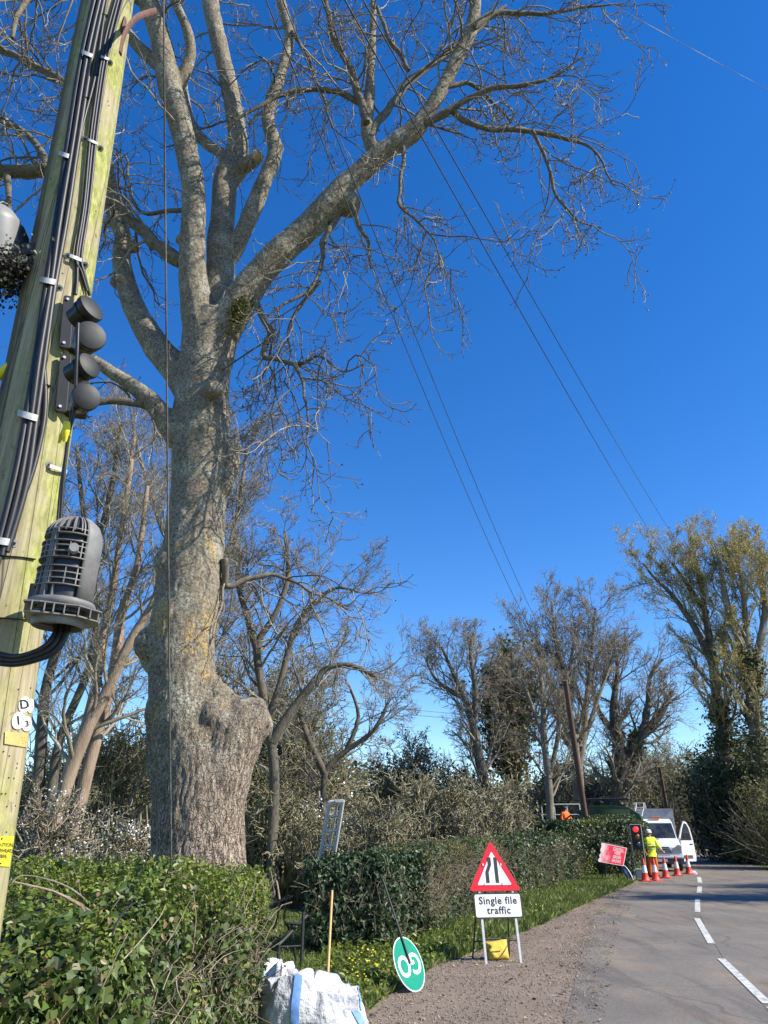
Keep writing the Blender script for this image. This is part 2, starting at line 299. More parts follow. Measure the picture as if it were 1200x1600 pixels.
# ------------------------------------------------------------------ object plumbing
def link(o, parent=None):
    C.objects.link(o)
    if parent is not None: o.parent = parent
    return o
WM = {}
def wm(o): return WM.get(o.name, Matrix.Identity(4))
def thing(name, label, cat, loc=(0, 0, 0), rz=0, group=None):
    o = bpy.data.objects.new(name, None); o.empty_display_size = .2; link(o)
    o.location = loc; o.rotation_euler = (0, 0, rz); o['label'] = label; o['category'] = cat
    if group: o['group'] = group
    WM[o.name] = Matrix.Translation(Vector(loc)) @ Matrix.Rotation(rz, 4, 'Z')
    return o
def tag(o, label=None, cat=None, group=None, kind=None):
    for k, v in (('label', label), ('category', cat), ('group', group), ('kind', kind)):
        if v: o[k] = v
    return o
def mesh_np(name, V, faces_idx, sizes, mat, parent=None, smooth=False, world=True, matidx=None):
    V = np.asarray(V, dtype=np.float32).reshape(-1, 3)
    if parent is not None and world:
        inv = np.array(wm(parent).inverted()); V = V @ inv[:3, :3].T.astype(np.float32) + inv[:3, 3].astype(np.float32)
    me = bpy.data.meshes.new(name); me.vertices.add(len(V)); me.vertices.foreach_set('co', V.ravel())
    fi = np.asarray(faces_idx, dtype=np.int32).ravel(); sz = np.asarray(sizes, dtype=np.int32)
    me.loops.add(len(fi)); me.loops.foreach_set('vertex_index', fi)
    me.polygons.add(len(sz)); me.polygons.foreach_set('loop_start', np.concatenate([[0], np.cumsum(sz)[:-1]]).astype(np.int32))
    me.polygons.foreach_set('loop_total', sz)
    me.polygons.foreach_set('use_smooth', np.full(len(sz), bool(smooth)))
    for mm in (mat if isinstance(mat, list) else [mat]): me.materials.append(mm)
    if matidx is not None: me.polygons.foreach_set('material_index', np.asarray(matidx, dtype=np.int32))
    me.update(calc_edges=True); me.validate()
    o = bpy.data.objects.new(name, me); link(o, parent)
    if parent is not None: WM[o.name] = wm(parent)
    return o

class MB:
    def __init__(s): s.v = []; s.f = []; s.m = []; s.cur = 0
    def add(s, vs, fs):
        k = len(s.v); s.v += [tuple(x) for x in vs]; s.f += [tuple(i+k for i in f) for f in fs]; s.m += [s.cur]*len(fs); return s
    def box(s, c, d, rot=None, taper=1.0):
        c = Vector(c); h = [x/2 for x in d]; vs = []
        for z in (-1, 1):
            k = taper if z > 0 else 1
            for x, y in ((-1, -1), (1, -1), (1, 1), (-1, 1)):
                p = Vector((x*h[0]*k, y*h[1]*k, z*h[2]))
                if rot is not None: p = rot @ p
                vs.append(c+p)
        return s.add(vs, [(3, 2, 1, 0), (4, 5, 6, 7), (0, 1, 5, 4), (1, 2, 6, 5), (2, 3, 7, 6), (3, 0, 4, 7)])
    def tube(s, pts, rad, n=8, caps=True, flat=None):
        pts = [Vector(p) for p in pts]; K = len(pts)
        if isinstance(rad, (int, float)): rad = [rad]*K
        t0 = (pts[1]-pts[0]).normalized(); up = Vector((0, 0, 1)) if abs(t0.z) < .9 else Vector((1, 0, 0))
        u = t0.cross(up).normalized(); vs = []
        for i, p in enumerate(pts):
            a = pts[min(i+1, K-1)]-pts[max(i-1, 0)]; t = a.normalized()
            u = (u - t*u.dot(t)).normalized(); w_ = t.cross(u)
            for j in range(n):
                g = 2*math.pi*j/n; r1 = rad[i]; r2 = rad[i]*(flat or 1)
                vs.append(p + u*math.cos(g)*r1 + w_*math.sin(g)*r2)
        fs = [(i*n+j, i*n+(j+1) % n, (i+1)*n+(j+1) % n, (i+1)*n+j) for i in range(K-1) for j in range(n)]
        if caps: fs += [tuple(range(n-1, -1, -1)), tuple((K-1)*n+j for j in range(n))]
        return s.add(vs, fs)
    def lathe(s, prof, c=(0, 0, 0), axis=(0, 0, 1), n=24, a0=0, a1=2*math.pi, closed=True):
        c = Vector(c); q = Vector(axis).normalized().to_track_quat('Z', 'X'); vs = []; K = len(prof)
        full = abs(a1-a0-2*math.pi) < 1e-6; nn = n if full else n+1
        for r_, z in prof:
            for j in range(nn):
                g = a0+(a1-a0)*j/n; vs.append(c + q @ Vector((r_*math.cos(g), r_*math.sin(g), z)))
        fs = [(i*nn+j, i*nn+(j+1) % nn, (i+1)*nn+(j+1) % nn, (i+1)*nn+j) for i in range(K-1) for j in range(n)]
        return s.add(vs, fs)
    def sphere(s, c, r, n=12, sc=(1, 1, 1), rot=None):
        c = Vector(c); vs = []; k = n//2
        for i in range(k+1):
            th = math.pi*i/k
            for j in range(n):
                g = 2*math.pi*j/n; p = Vector((r*sc[0]*math.sin(th)*math.cos(g), r*sc[1]*math.sin(th)*math.sin(g), r*sc[2]*math.cos(th)))
                if rot is not None: p = rot @ p
                vs.append(c+p)
        return s.add(vs, [(i*n+j, (i+1)*n+j, (i+1)*n+(j+1) % n, i*n+(j+1) % n) for i in range(k) for j in range(n)])
    def prism(s, poly, O, X, Y, depth):
        O, X, Y = Vector(O), Vector(X).normalized(), Vector(Y).normalized(); N = X.cross(Y).normalized(); n = len(poly)
        vs = [O+X*x+Y*y for x, y in poly] + [O+X*x+Y*y-N*depth for x, y in poly]
        return s.add(vs, [tuple(range(n)), tuple(range(2*n-1, n-1, -1))] + [(i, i+n, (i+1) % n+n, (i+1) % n) for i in range(n)])
    def build(s, name, mat, parent=None, smooth=False, world=True, bevel=0):
        o = mesh_np(name, s.v, [i for f in s.f for i in f], [len(f) for f in s.f], mat, parent, False, world, s.m)
        bm = bmesh.new(); bm.from_mesh(o.data); bmesh.ops.remove_doubles(bm, verts=bm.verts, dist=1e-5)
        bmesh.ops.recalc_face_normals(bm, faces=bm.faces); bm.to_mesh(o.data); bm.free()
        if smooth:
            o.data.polygons.foreach_set('use_smooth', [True]*len(o.data.polygons))
            try: o.data.set_sharp_from_angle(angle=R(smooth if smooth is not True else 45))
            except Exception: pass
        if bevel:
            b_ = o.modifiers.new('bevel', 'BEVEL'); b_.width = bevel; b_.segments = 2; b_.limit_method = 'ANGLE'
        return o
def rrect(w_, h_, r_, n=4, cx=0, cy=0):
    out_ = []
    for (x, y, a) in ((w_/2-r_, h_/2-r_, 0), (-w_/2+r_, h_/2-r_, 90), (-w_/2+r_, -h_/2+r_, 180), (w_/2-r_, -h_/2+r_, 270)):
        for k in range(n+1): g = R(a+90*k/n); out_.append((cx+x+r_*math.cos(g), cy+y+r_*math.sin(g)))
    return out_
def catmull(pts, n=5):
    pts = [np.array(p, dtype=float) for p in pts]; out_ = []
    for i in range(len(pts)-1):
        p0 = pts[max(i-1, 0)]; p1 = pts[i]; p2 = pts[i+1]; p3 = pts[min(i+2, len(pts)-1)]
        for k in range(n):
            t = k/n; out_.append(.5*((2*p1)+(-p0+p2)*t+(2*p0-5*p1+4*p2-p3)*t*t+(-p0+3*p1-3*p2+p3)*t**3))
    out_.append(pts[-1]); return out_
def text_mesh(txt, size=1.0, align='CENTER', ext=0.0, spacing=1.0, offset=0.0):
    cu = bpy.data.curves.new('lettering', 'FONT'); cu.body = txt; cu.size = size; cu.align_x = align; cu.align_y = 'CENTER'
    cu.space_character = spacing; cu.offset = offset; cu.resolution_u = 3
    to = bpy.data.objects.new('lettering', cu); C.objects.link(to)
    dg = bpy.context.evaluated_depsgraph_get(); me = bpy.data.meshes.new_from_object(to.evaluated_get(dg))
    V = [tuple(v_.co) for v_ in me.vertices]; Fc = [tuple(p.vertices) for p in me.polygons]
    bpy.data.objects.remove(to); bpy.data.meshes.remove(me); bpy.data.curves.remove(cu); return V, Fc
def lettering(mb, txt, size, O, X, Y, spacing=1.0, offset=0.0, thick=.001):
    O, X, Y = Vector(O), Vector(X).normalized(), Vector(Y).normalized(); N = X.cross(Y)
    V, Fc = text_mesh(txt, size, spacing=spacing, offset=offset)
    return mb.add([O+X*a+Y*b_+N*thick for a, b_, _ in V], Fc)

# ------------------------------------------------------------------ branches (vectorised by level) and leaves
def tubes_np(chains, n):
    """chains: list of (P (N,K,3), R (N,K)) -> verts, faces"""
    VV = []; FF = []; base = 0
    for Pn, Rn in chains:
        N, K, _ = Pn.shape
        T = np.empty_like(Pn); T[:, 1:-1] = Pn[:, 2:]-Pn[:, :-2]; T[:, 0] = Pn[:, 1]-Pn[:, 0]; T[:, -1] = Pn[:, -1]-Pn[:, -2]
        T /= np.linalg.norm(T, axis=2, keepdims=True)+1e-9
        av = np.abs(T.mean(axis=1)); ref = np.zeros((N, 3)); ref[np.arange(N), av.argmin(axis=1)] = 1
        U = np.cross(T, ref[:, None, :]); U /= np.linalg.norm(U, axis=2, keepdims=True)+1e-9; W = np.cross(T, U)
        g = 2*np.pi*np.arange(n)/n
        V = Pn[:, :, None, :] + Rn[:, :, None, None]*(U[:, :, None, :]*np.cos(g)[None, None, :, None] + W[:, :, None, :]*np.sin(g)[None, None, :, None])
        idx = np.arange(N*K*n).reshape(N, K, n)+base
        a = idx[:, :-1]; b_ = np.roll(a, -1, axis=2); d = idx[:, 1:]; c = np.roll(d, -1, axis=2)
        FF.append(np.stack([a, b_, c, d], axis=-1).reshape(-1, 4)); VV.append(V.reshape(-1, 3)); base += N*K*n
    return np.concatenate(VV), np.concatenate(FF)
def spawn(rng, Pn, Rn, Ln, n, f0, f1, ang, length, K, wig, trop, rr=.55, rmin=.004, shrink=.5, rend=.3, jl=.35, maxlen=None):
    """children of every chain; length: ratio of parent's length when <0 else metres"""
    N, Kp, _ = Pn.shape
    f = (np.arange(n)[None, :]+rng.random((N, n)))/n*(f1-f0)+f0
    x = np.clip(f*(Kp-1), 0, Kp-1.001); i0 = x.astype(int); fr = (x-i0)[..., None]; ar = np.arange(N)[:, None]
    A = Pn[ar, i0]; B = Pn[ar, i0+1]; S = A+(B-A)*fr; T = B-A; T /= np.linalg.norm(T, axis=-1, keepdims=True)+1e-9
    rad = Rn[ar, i0]*(1-fr[..., 0])+Rn[ar, i0+1]*fr[..., 0]
    S = S.reshape(-1, 3); T = T.reshape(-1, 3); rad = rad.reshape(-1); f = f.reshape(-1)
    Mn = len(S); q = rng.normal(size=(Mn, 3)); q -= T*(q*T).sum(1, keepdims=True); q /= np.linalg.norm(q, axis=1, keepdims=True)+1e-9
    a = np.radians(ang*(.75+.5*rng.random(Mn)))[:, None]; d = T*np.cos(a)+q*np.sin(a)
    L = (np.repeat(Ln, n)*(-length) if length < 0 else np.full(Mn, float(length)))*(1-shrink*f)*(1-jl+2*jl*rng.random(Mn))
    if maxlen: L = np.minimum(L, maxlen)
    Q = np.empty((Mn, K, 3)); Q[:, 0] = S; step = (L/(K-1))[:, None]; tr = np.asarray(trop, dtype=float)
    for k in range(1, K):
        tz = tr[min(len(tr)-1, int((k-1)*len(tr)/(K-1)))] if tr.ndim else float(tr)
        d = d+rng.normal(size=(Mn, 3))*wig; d[:, 2] += tz; d /= np.linalg.norm(d, axis=1, keepdims=True)+1e-9
        Q[:, k] = Q[:, k-1]+d*step
    r0 = np.maximum(rad*rr, rmin)
    Rr = r0[:, None]*np.linspace(1, rend, K)[None, :]
    Rr = np.maximum(Rr, rmin*.55)
    return Q, Rr, L
def resample(pts, rad, K):
    pts = np.array([tuple(p) for p in pts], dtype=float); rad = np.array(rad, dtype=float)
    s = np.concatenate([[0], np.cumsum(np.linalg.norm(np.diff(pts, axis=0), axis=1))]); t = np.linspace(0, s[-1], K)
    return np.stack([np.interp(t, s, pts[:, i]) for i in range(3)], 1), np.interp(t, s, rad), s[-1]
IVY = ([(0, 0, 0), (.34, -.08, .10), (.52, .24, .16), (.24, .42, .05), (0, 1, -.05), (-.24, .42, .05), (-.52, .24, .16), (-.34, -.08, .10)], [(0, 1, 2, 3, 4), (0, 4, 5, 6, 7)])
OVAL = ([(0, 0, 0), (.27, .35, .09), (.2, .72, .05), (0, 1, -.04), (-.2, .72, .05), (-.27, .35, .09)], [(0, 1, 2, 3), (0, 3, 4, 5)])
DIAM = ([(0, 0, 0), (.36, .5, .08), (0, 1, 0), (-.36, .5, .08)], [(0, 1, 2, 3)])
BLADE = ([(-.5, 0, 0), (.5, 0, 0), (.3, .6, .12), (0, 1, .35), (-.3, .6, .12)], [(0, 1, 2, 3, 4)])
BLOB = ([(0, 0, -.4), (.45, 0, .1), (0, .45, .15), (-.45, .05, .05), (0, -.45, .1), (0, 0, .4)], [(0, 2, 1), (0, 3, 2), (0, 4, 3), (0, 1, 4), (5, 1, 2), (5, 2, 3), (5, 3, 4), (5, 4, 1)])
def leaves_np(rng, pts, nrm, size, tpl, jit=.7, up=.3, along=None, jsize=.4):
    pts = np.asarray(pts, float); N = len(pts); nn = np.asarray(nrm, float)+rng.normal(size=(N, 3))*jit
    nn[:, 2] += up; nn /= np.linalg.norm(nn, axis=1, keepdims=True)+1e-9
    a = rng.normal(size=(N, 3)) if along is None else np.asarray(along, float)+rng.normal(size=(N, 3))*.35
    a -= nn*(a*nn).sum(1, keepdims=True); a /= np.linalg.norm(a, axis=1, keepdims=True)+1e-9; x = np.cross(a, nn)
    sz = (np.asarray(size)*(1-jsize+2*jsize*rng.random(N)))[:, None, None]
    Tp = np.array(tpl[0]); V = pts[:, None, :]+sz*(x[:, None, :]*Tp[None, :, 0:1]+a[:, None, :]*Tp[None, :, 1:2]+nn[:, None, :]*Tp[None, :, 2:3])
    k = len(Tp); fl = np.array([i for f_ in tpl[1] for i in f_]); ss = [len(f_) for f_ in tpl[1]]
    FI = (np.arange(N)[:, None]*k+fl[None, :]).ravel(); return V.reshape(-1, 3), FI, np.tile(ss, N)
def leaf_obj(name, rng, pts, nrm, size, tpl, mat, parent, **kw):
    V, FI, S = leaves_np(rng, pts, nrm, size, tpl, **kw); return mesh_np(name, V, FI, S, mat, parent)

def bare_tree(name, label, base, guides, levels, seed, tmat, wmat, cat='tree', group=None, leaf=None, ivy=None):
    """guides: list of (points, radii) in the world; levels: spawn settings; leaf=(mat,size,count-per-chain); ivy=(mat,count,size,zmax)"""
    rng = np.random.default_rng(seed); t = thing(name, label, cat, base, group=group)
    mb = MB(); chains = []
    for pts, rad in guides:
        pp = catmull([(*p, r_) for p, r_ in zip(pts, rad)], 4)
        mb.tube([p[:3] for p in pp], [max(p[3], .006) for p in pp], 9, True)
        a, b_, L = resample([p[:3] for p in pp], [p[3] for p in pp], 12); chains.append((a, b_, L))
    mb.build('trunk', tmat, t, smooth=60)
    Pn = np.stack([c[0] for c in chains]); Rn = np.stack([c[1] for c in chains]); Ln = np.array([c[2] for c in chains])
    thick = []; thin = []; last = None
    for i, lv in enumerate(levels):
        lv = dict(lv)
        if i == 0 and 'dens' in lv:      # children by length of each guide
            dens = lv.pop('dens'); qs = []
            for c in chains:
                k = max(2, int(dens*c[2])); l2 = dict(lv); l2.pop('n', None)
                qs.append(spawn(rng, c[0][None], c[1][None], np.array([c[2]]), k, **l2))
            Q = np.concatenate([q[0] for q in qs]); Rr = np.concatenate([q[1] for q in qs]); L = np.concatenate([q[2] for q in qs])
        else:
            Q, Rr, L = spawn(rng, Pn, Rn, Ln, **lv)
        (thick if i < len(levels)-2 else thin).append((Q, Rr)); Pn, Rn, Ln = Q, Rr, L; last = (Q, Rr, L)
    if thick:
        V, Fc = tubes_np(thick, 5); mesh_np('branches', V, Fc, np.full(len(Fc), 4), wmat, t, True)
    V, Fc = tubes_np(thin, 3); mesh_np('twigs', V, Fc, np.full(len(Fc), 4), wmat, t, True)
    if leaf:
        lm, ls, cnt = leaf; Q = last[0]; N, K, _ = Q.shape
        ii = rng.integers(0, N, int(N*cnt)); kk = rng.integers(1, K, len(ii)); pp = Q[ii, kk]+rng.normal(size=(len(ii), 3))*ls*.5
        leaf_obj('leaves', rng, pp, np.zeros_like(pp), ls, DIAM, lm, t, jit=1)
    if ivy:
        im, cnt, ls, zmax, spread = ivy; gp = []; gr = []
        for c in chains:
            gp.append(c[0]); gr.append(c[1])
        gp = np.concatenate(gp); gr = np.concatenate(gr); ok = gp[:, 2] < zmax; gp = gp[ok]; gr = gr[ok]
        ii = rng.integers(0, len(gp)-1, cnt); q = rng.normal(size=(cnt, 3)); q /= np.linalg.norm(q, axis=1, keepdims=True)
        pp = gp[ii]+q*(gr[ii][:, None]+np.abs(rng.normal(size=(cnt, 1)))*spread); pp[:, 2] = np.maximum(pp[:, 2]+rng.normal(size=cnt)*.3, .05)
        leaf_obj('ivy', rng, pp, q, ls, DIAM, im, t, jit=.6)
    return t, last
def guide(px, Y0, dY=0.0):
    """px: list of (x, y, width px) -> world points and radii, drifting dY in depth along its length"""
    pts = []; rad = []; n = len(px)
    for i, (x, y, w_) in enumerate(px):
        Y = Y0+dY*i/max(n-1, 1); p = P(x, y, Y); t = Y/ray(x, y).y; pts.append(tuple(p)); rad.append(w_/2*t/F)
    return pts, rad

# ------------------------------------------------------------------ ground, road, gravel, markings
def sheet(name, poly, z, mat, label=None, cat=None):
    bm = bmesh.new(); vs = [bm.verts.new((p[0], p[1], z)) for p in poly]; f_ = bm.faces.new(vs)
    if f_.normal.z < 0: f_.normal_flip()
    bmesh.ops.triangulate(bm, faces=bm.faces); bmesh.ops.recalc_face_normals(bm, faces=bm.faces)
    me = bpy.data.meshes.new(name); bm.to_mesh(me); bm.free(); me.materials.append(mat)
    for p in me.polygons:
        if p.normal.z < 0: p.flip()
    o = bpy.data.objects.new(name, me); link(o); o['kind'] = 'structure'; return o
sheet('ground', [(-600, -300), (600, -300), (600, 700), (-600, 700)], 0, M['ground'])
EDGE_L = [G(x, y) for x, y in ((868, 1700), (882, 1600), (906, 1500), (930, 1430), (955, 1405), (985, 1386), (1008, 1372), (1012, 1352), (1000, 1340), (900, 1330), (700, 1326))]
CEN = [G(x, y) for x, y in ((1330, 1700), (1200, 1571), (1128, 1500), (1112, 1477), (1089, 1435), (1090, 1404), (1094, 1380), (1084, 1361))]
EDGE_R = [Vector((c.x+3.0, c.y-1.0, 0)) for c in CEN[:5]] + [G(1300, 1396), G(1230, 1372), G(1194, 1360), G(1160, 1345), G(1140, 1330), G(1110, 1323.5), G(1060, 1321.5), G(900, 1320), G(700, 1319)]
road_poly = [Vector((.9, -8, 0)), Vector((1.35, 3, 0))]+EDGE_L[0:]+list(reversed(EDGE_R))+[Vector((5.2, 0, 0)), Vector((5.0, -8, 0))]
sheet('road', road_poly, .010, M['road'])
grav = [Vector((-.9, -8, 0)), Vector((-.9, 4.5, 0)), G(545, 1640), G(552, 1600), G(600, 1560), G(650, 1528), G(690, 1503), G(745, 1485), G(800, 1462), G(850, 1441), G(905, 1414), G(960, 1392), G(990, 1377),
        G(1020, 1380), G(985, 1392), G(960, 1412), G(940, 1435), G(916, 1500), G(895, 1600), Vector((1.6, 3, 0)), Vector((1.2, -8, 0))]
sheet('gravel_verge', grav, .005, M['gravel'])
sheet('lawn', [(-9, 8.9), (-.95, 8.9), (-1.0, 16.0), (-2.5, 24), (-12, 26)], .006, M['lawn'])
sheet('road_repair', [G(x, y) for x, y in ((1093, 1430), (1104, 1432), (1150, 1480), (1235, 1560), (1330, 1640), (1290, 1640), (1205, 1568), (1130, 1498), (1113, 1470))], .014, M['roadpatch'])
dash = []
for (a, b_, wd) in (((1300, 1668), (1206, 1577), .10), ((1200, 1571), (1127, 1500), .10), ((1112, 1476), (1089, 1436), .11), ((1090, 1426), (1090, 1405), .12), ((1092.5, 1396), (1093.5, 1386), .14), ((1094, 1380), (1092, 1371), .15), ((1088, 1367), (1084, 1361), .16)):
    p, q = G(*a), G(*b_); dash.append((p, q, wd))
mbd = MB()
for p, q, wd in dash:
    dr = (q-p).normalized(); s_ = Vector((dr.y, -dr.x, 0))*wd/2; nn_ = 6
    mid = (p+q)/2
    for i in range(nn_):
        a = p.lerp(q, i/nn_); b_ = p.lerp(q, (i+1)/nn_)
        mbd.add([a-s_+Vector((0, 0, .018)), a+s_+Vector((0, 0, .018)), b_+s_+Vector((0, 0, .018)), b_-s_+Vector((0, 0, .018))], [(0, 1, 2, 3)])
o = mbd.build('road_marking', M['paint']); o['kind'] = 'structure'

# scatter helpers
def tri_scatter(rng, poly, n):
    poly = np.array([(p[0], p[1]) for p in poly]); lo = poly.min(0); hi = poly.max(0); out_ = []
    x1, y1 = poly[:, 0], poly[:, 1]; x2, y2 = np.roll(x1, -1), np.roll(y1, -1)
    while sum(len(o_) for o_ in out_) < n:
        q = lo+rng.random((n*2, 2))*(hi-lo); ins = np.zeros(len(q), bool)
        for a, b_, c, d in zip(x1, y1, x2, y2):
            if b_ == d: continue
            cond = ((b_ > q[:, 1]) != (d > q[:, 1])) & (q[:, 0] < (c-a)*(q[:, 1]-b_)/(d-b_)+a); ins ^= cond
        out_.append(q[ins])
    return np.concatenate(out_)[:n]
rng = np.random.default_rng(5)
def scatter_blades(name, label, poly, n, size, mat, seed, zbase=0, tall=None, tpl=BLADE, width=.16):
    r_ = np.random.default_rng(seed); q = tri_scatter(r_, poly, n)
    sz = size*(.5+r_.random(n)); pts = np.concatenate([q, np.full((n, 1), zbase)], 1)
    up = np.tile([0, 0, 1.], (n, 1))+r_.normal(size=(n, 3))*.38; nr = r_.normal(size=(n, 3)); nr[:, 2] *= .2
    tp = ([(x*width, y, z) for x, y, z in tpl[0]], tpl[1])
    V, FI, S = leaves_np(r_, pts, nr, sz, tp, jit=.1, up=0, along=up)
    o_ = mesh_np(name, V, FI, S, mat); tag(o_, label, 'grass', kind='stuff'); return o_
verge = [G(500, 1600), G(552, 1600), G(600, 1560), G(650, 1530), G(690, 1505), G(745, 1488), G(745, 1460), G(665, 1468), G(560, 1470), G(500, 1500), G(480, 1540)]
verge2 = [G(690, 1508), G(745, 1488), G(800, 1465), G(850, 1444), G(905, 1417), G(960, 1394), G(990, 1380), G(980, 1362), G(935, 1372), G(835, 1390), G(740, 1432), G(665, 1472)]
scatter_blades('verge_grass', 'short green weeds and grass at the foot of the ivy hedge', verge, 22000, .085, M['grass'], 1)
scatter_blades('verge_grass', 'longer bright green grass bank below the trimmed hedge beside the gravel', verge2, 80000, .125, M['grass'], 2, width=.11)
scatter_blades('lawn_grass', 'short mown lawn grass seen through the gate gap', [(-2.6, 9), (-.95, 9), (-1.0, 16.0), (-2.5, 19), (-4, 19)], 40000, .06, M['grass'], 3)
r_ = np.random.default_rng(9); q = tri_scatter(r_, verge, 2600); pts = np.concatenate([q, .03+.16*r_.random((2600, 1))], 1)
o = leaf_obj('weed_leaves', r_, pts, np.tile([0, 0, 1.], (2600, 1)), .07, OVAL, M['privet'], None, jit=.7); tag(o, 'leafy green weeds growing among the verge grass', 'weeds', kind='stuff')
q = np.concatenate([tri_scatter(r_, [G(540, 1555), G(575, 1560), G(605, 1525), G(580, 1505), G(545, 1515)], 70), tri_scatter(r_, verge2, 110)])
pts = np.concatenate([q, .14+.1*r_.random((len(q), 1))], 1)
o = leaf_obj('wildflowers', r_, pts, np.tile([0, -.6, 1.], (len(pts), 1)), .028, DIAM, M['flower'], None, jit=.5); tag(o, 'tiny yellow celandine flowers dotted through the verge grass', 'flowers', kind='stuff')
edge = [Vector((p.x+1.0*r0, p.y, 0)) for p, r0 in zip([G(960, 1412), G(940, 1435), G(916, 1500), G(895, 1600), Vector((1.6, 3, 0))], (.5, .45, .35, .3, .3))]+[Vector((1.2, 3, 0)), G(870, 1600), G(890, 1500), G(920, 1435), G(945, 1412)]
q = np.concatenate([tri_scatter(r_, grav[1:-1], 15000), tri_scatter(r_, edge, 3500)]); pts = np.concatenate([q, np.full((len(q), 1), .012)], 1); pts = pts[pts[:, 1] > 6]
o = leaf_obj('gravel_stones', r_, pts, np.tile([0, 0, 1.], (len(pts), 1)), .0155, BLOB, M['stone'], None, jit=.6, jsize=.7); tag(o, 'loose brown and pale stones strewn over the gravel verge', 'gravel', kind='stuff')

q = np.concatenate([tri_scatter(r_, grav[1:-1], 500), tri_scatter(r_, edge, 260)]); pts = np.concatenate([q, np.full((len(q), 1), .022)], 1)
o = leaf_obj('leaf_litter', r_, pts, np.tile([0, 0, 1.], (len(pts), 1)), .045, OVAL, leafmat('litter', [(.16, .10, .05), (.26, .18, .10), (.10, .07, .04), (.34, .27, .17)], .8, 0), None, jit=.35, jsize=.6); tag(o, 'dead brown leaves and bits littering the gravel and road edge', 'leaf litter', kind='stuff')
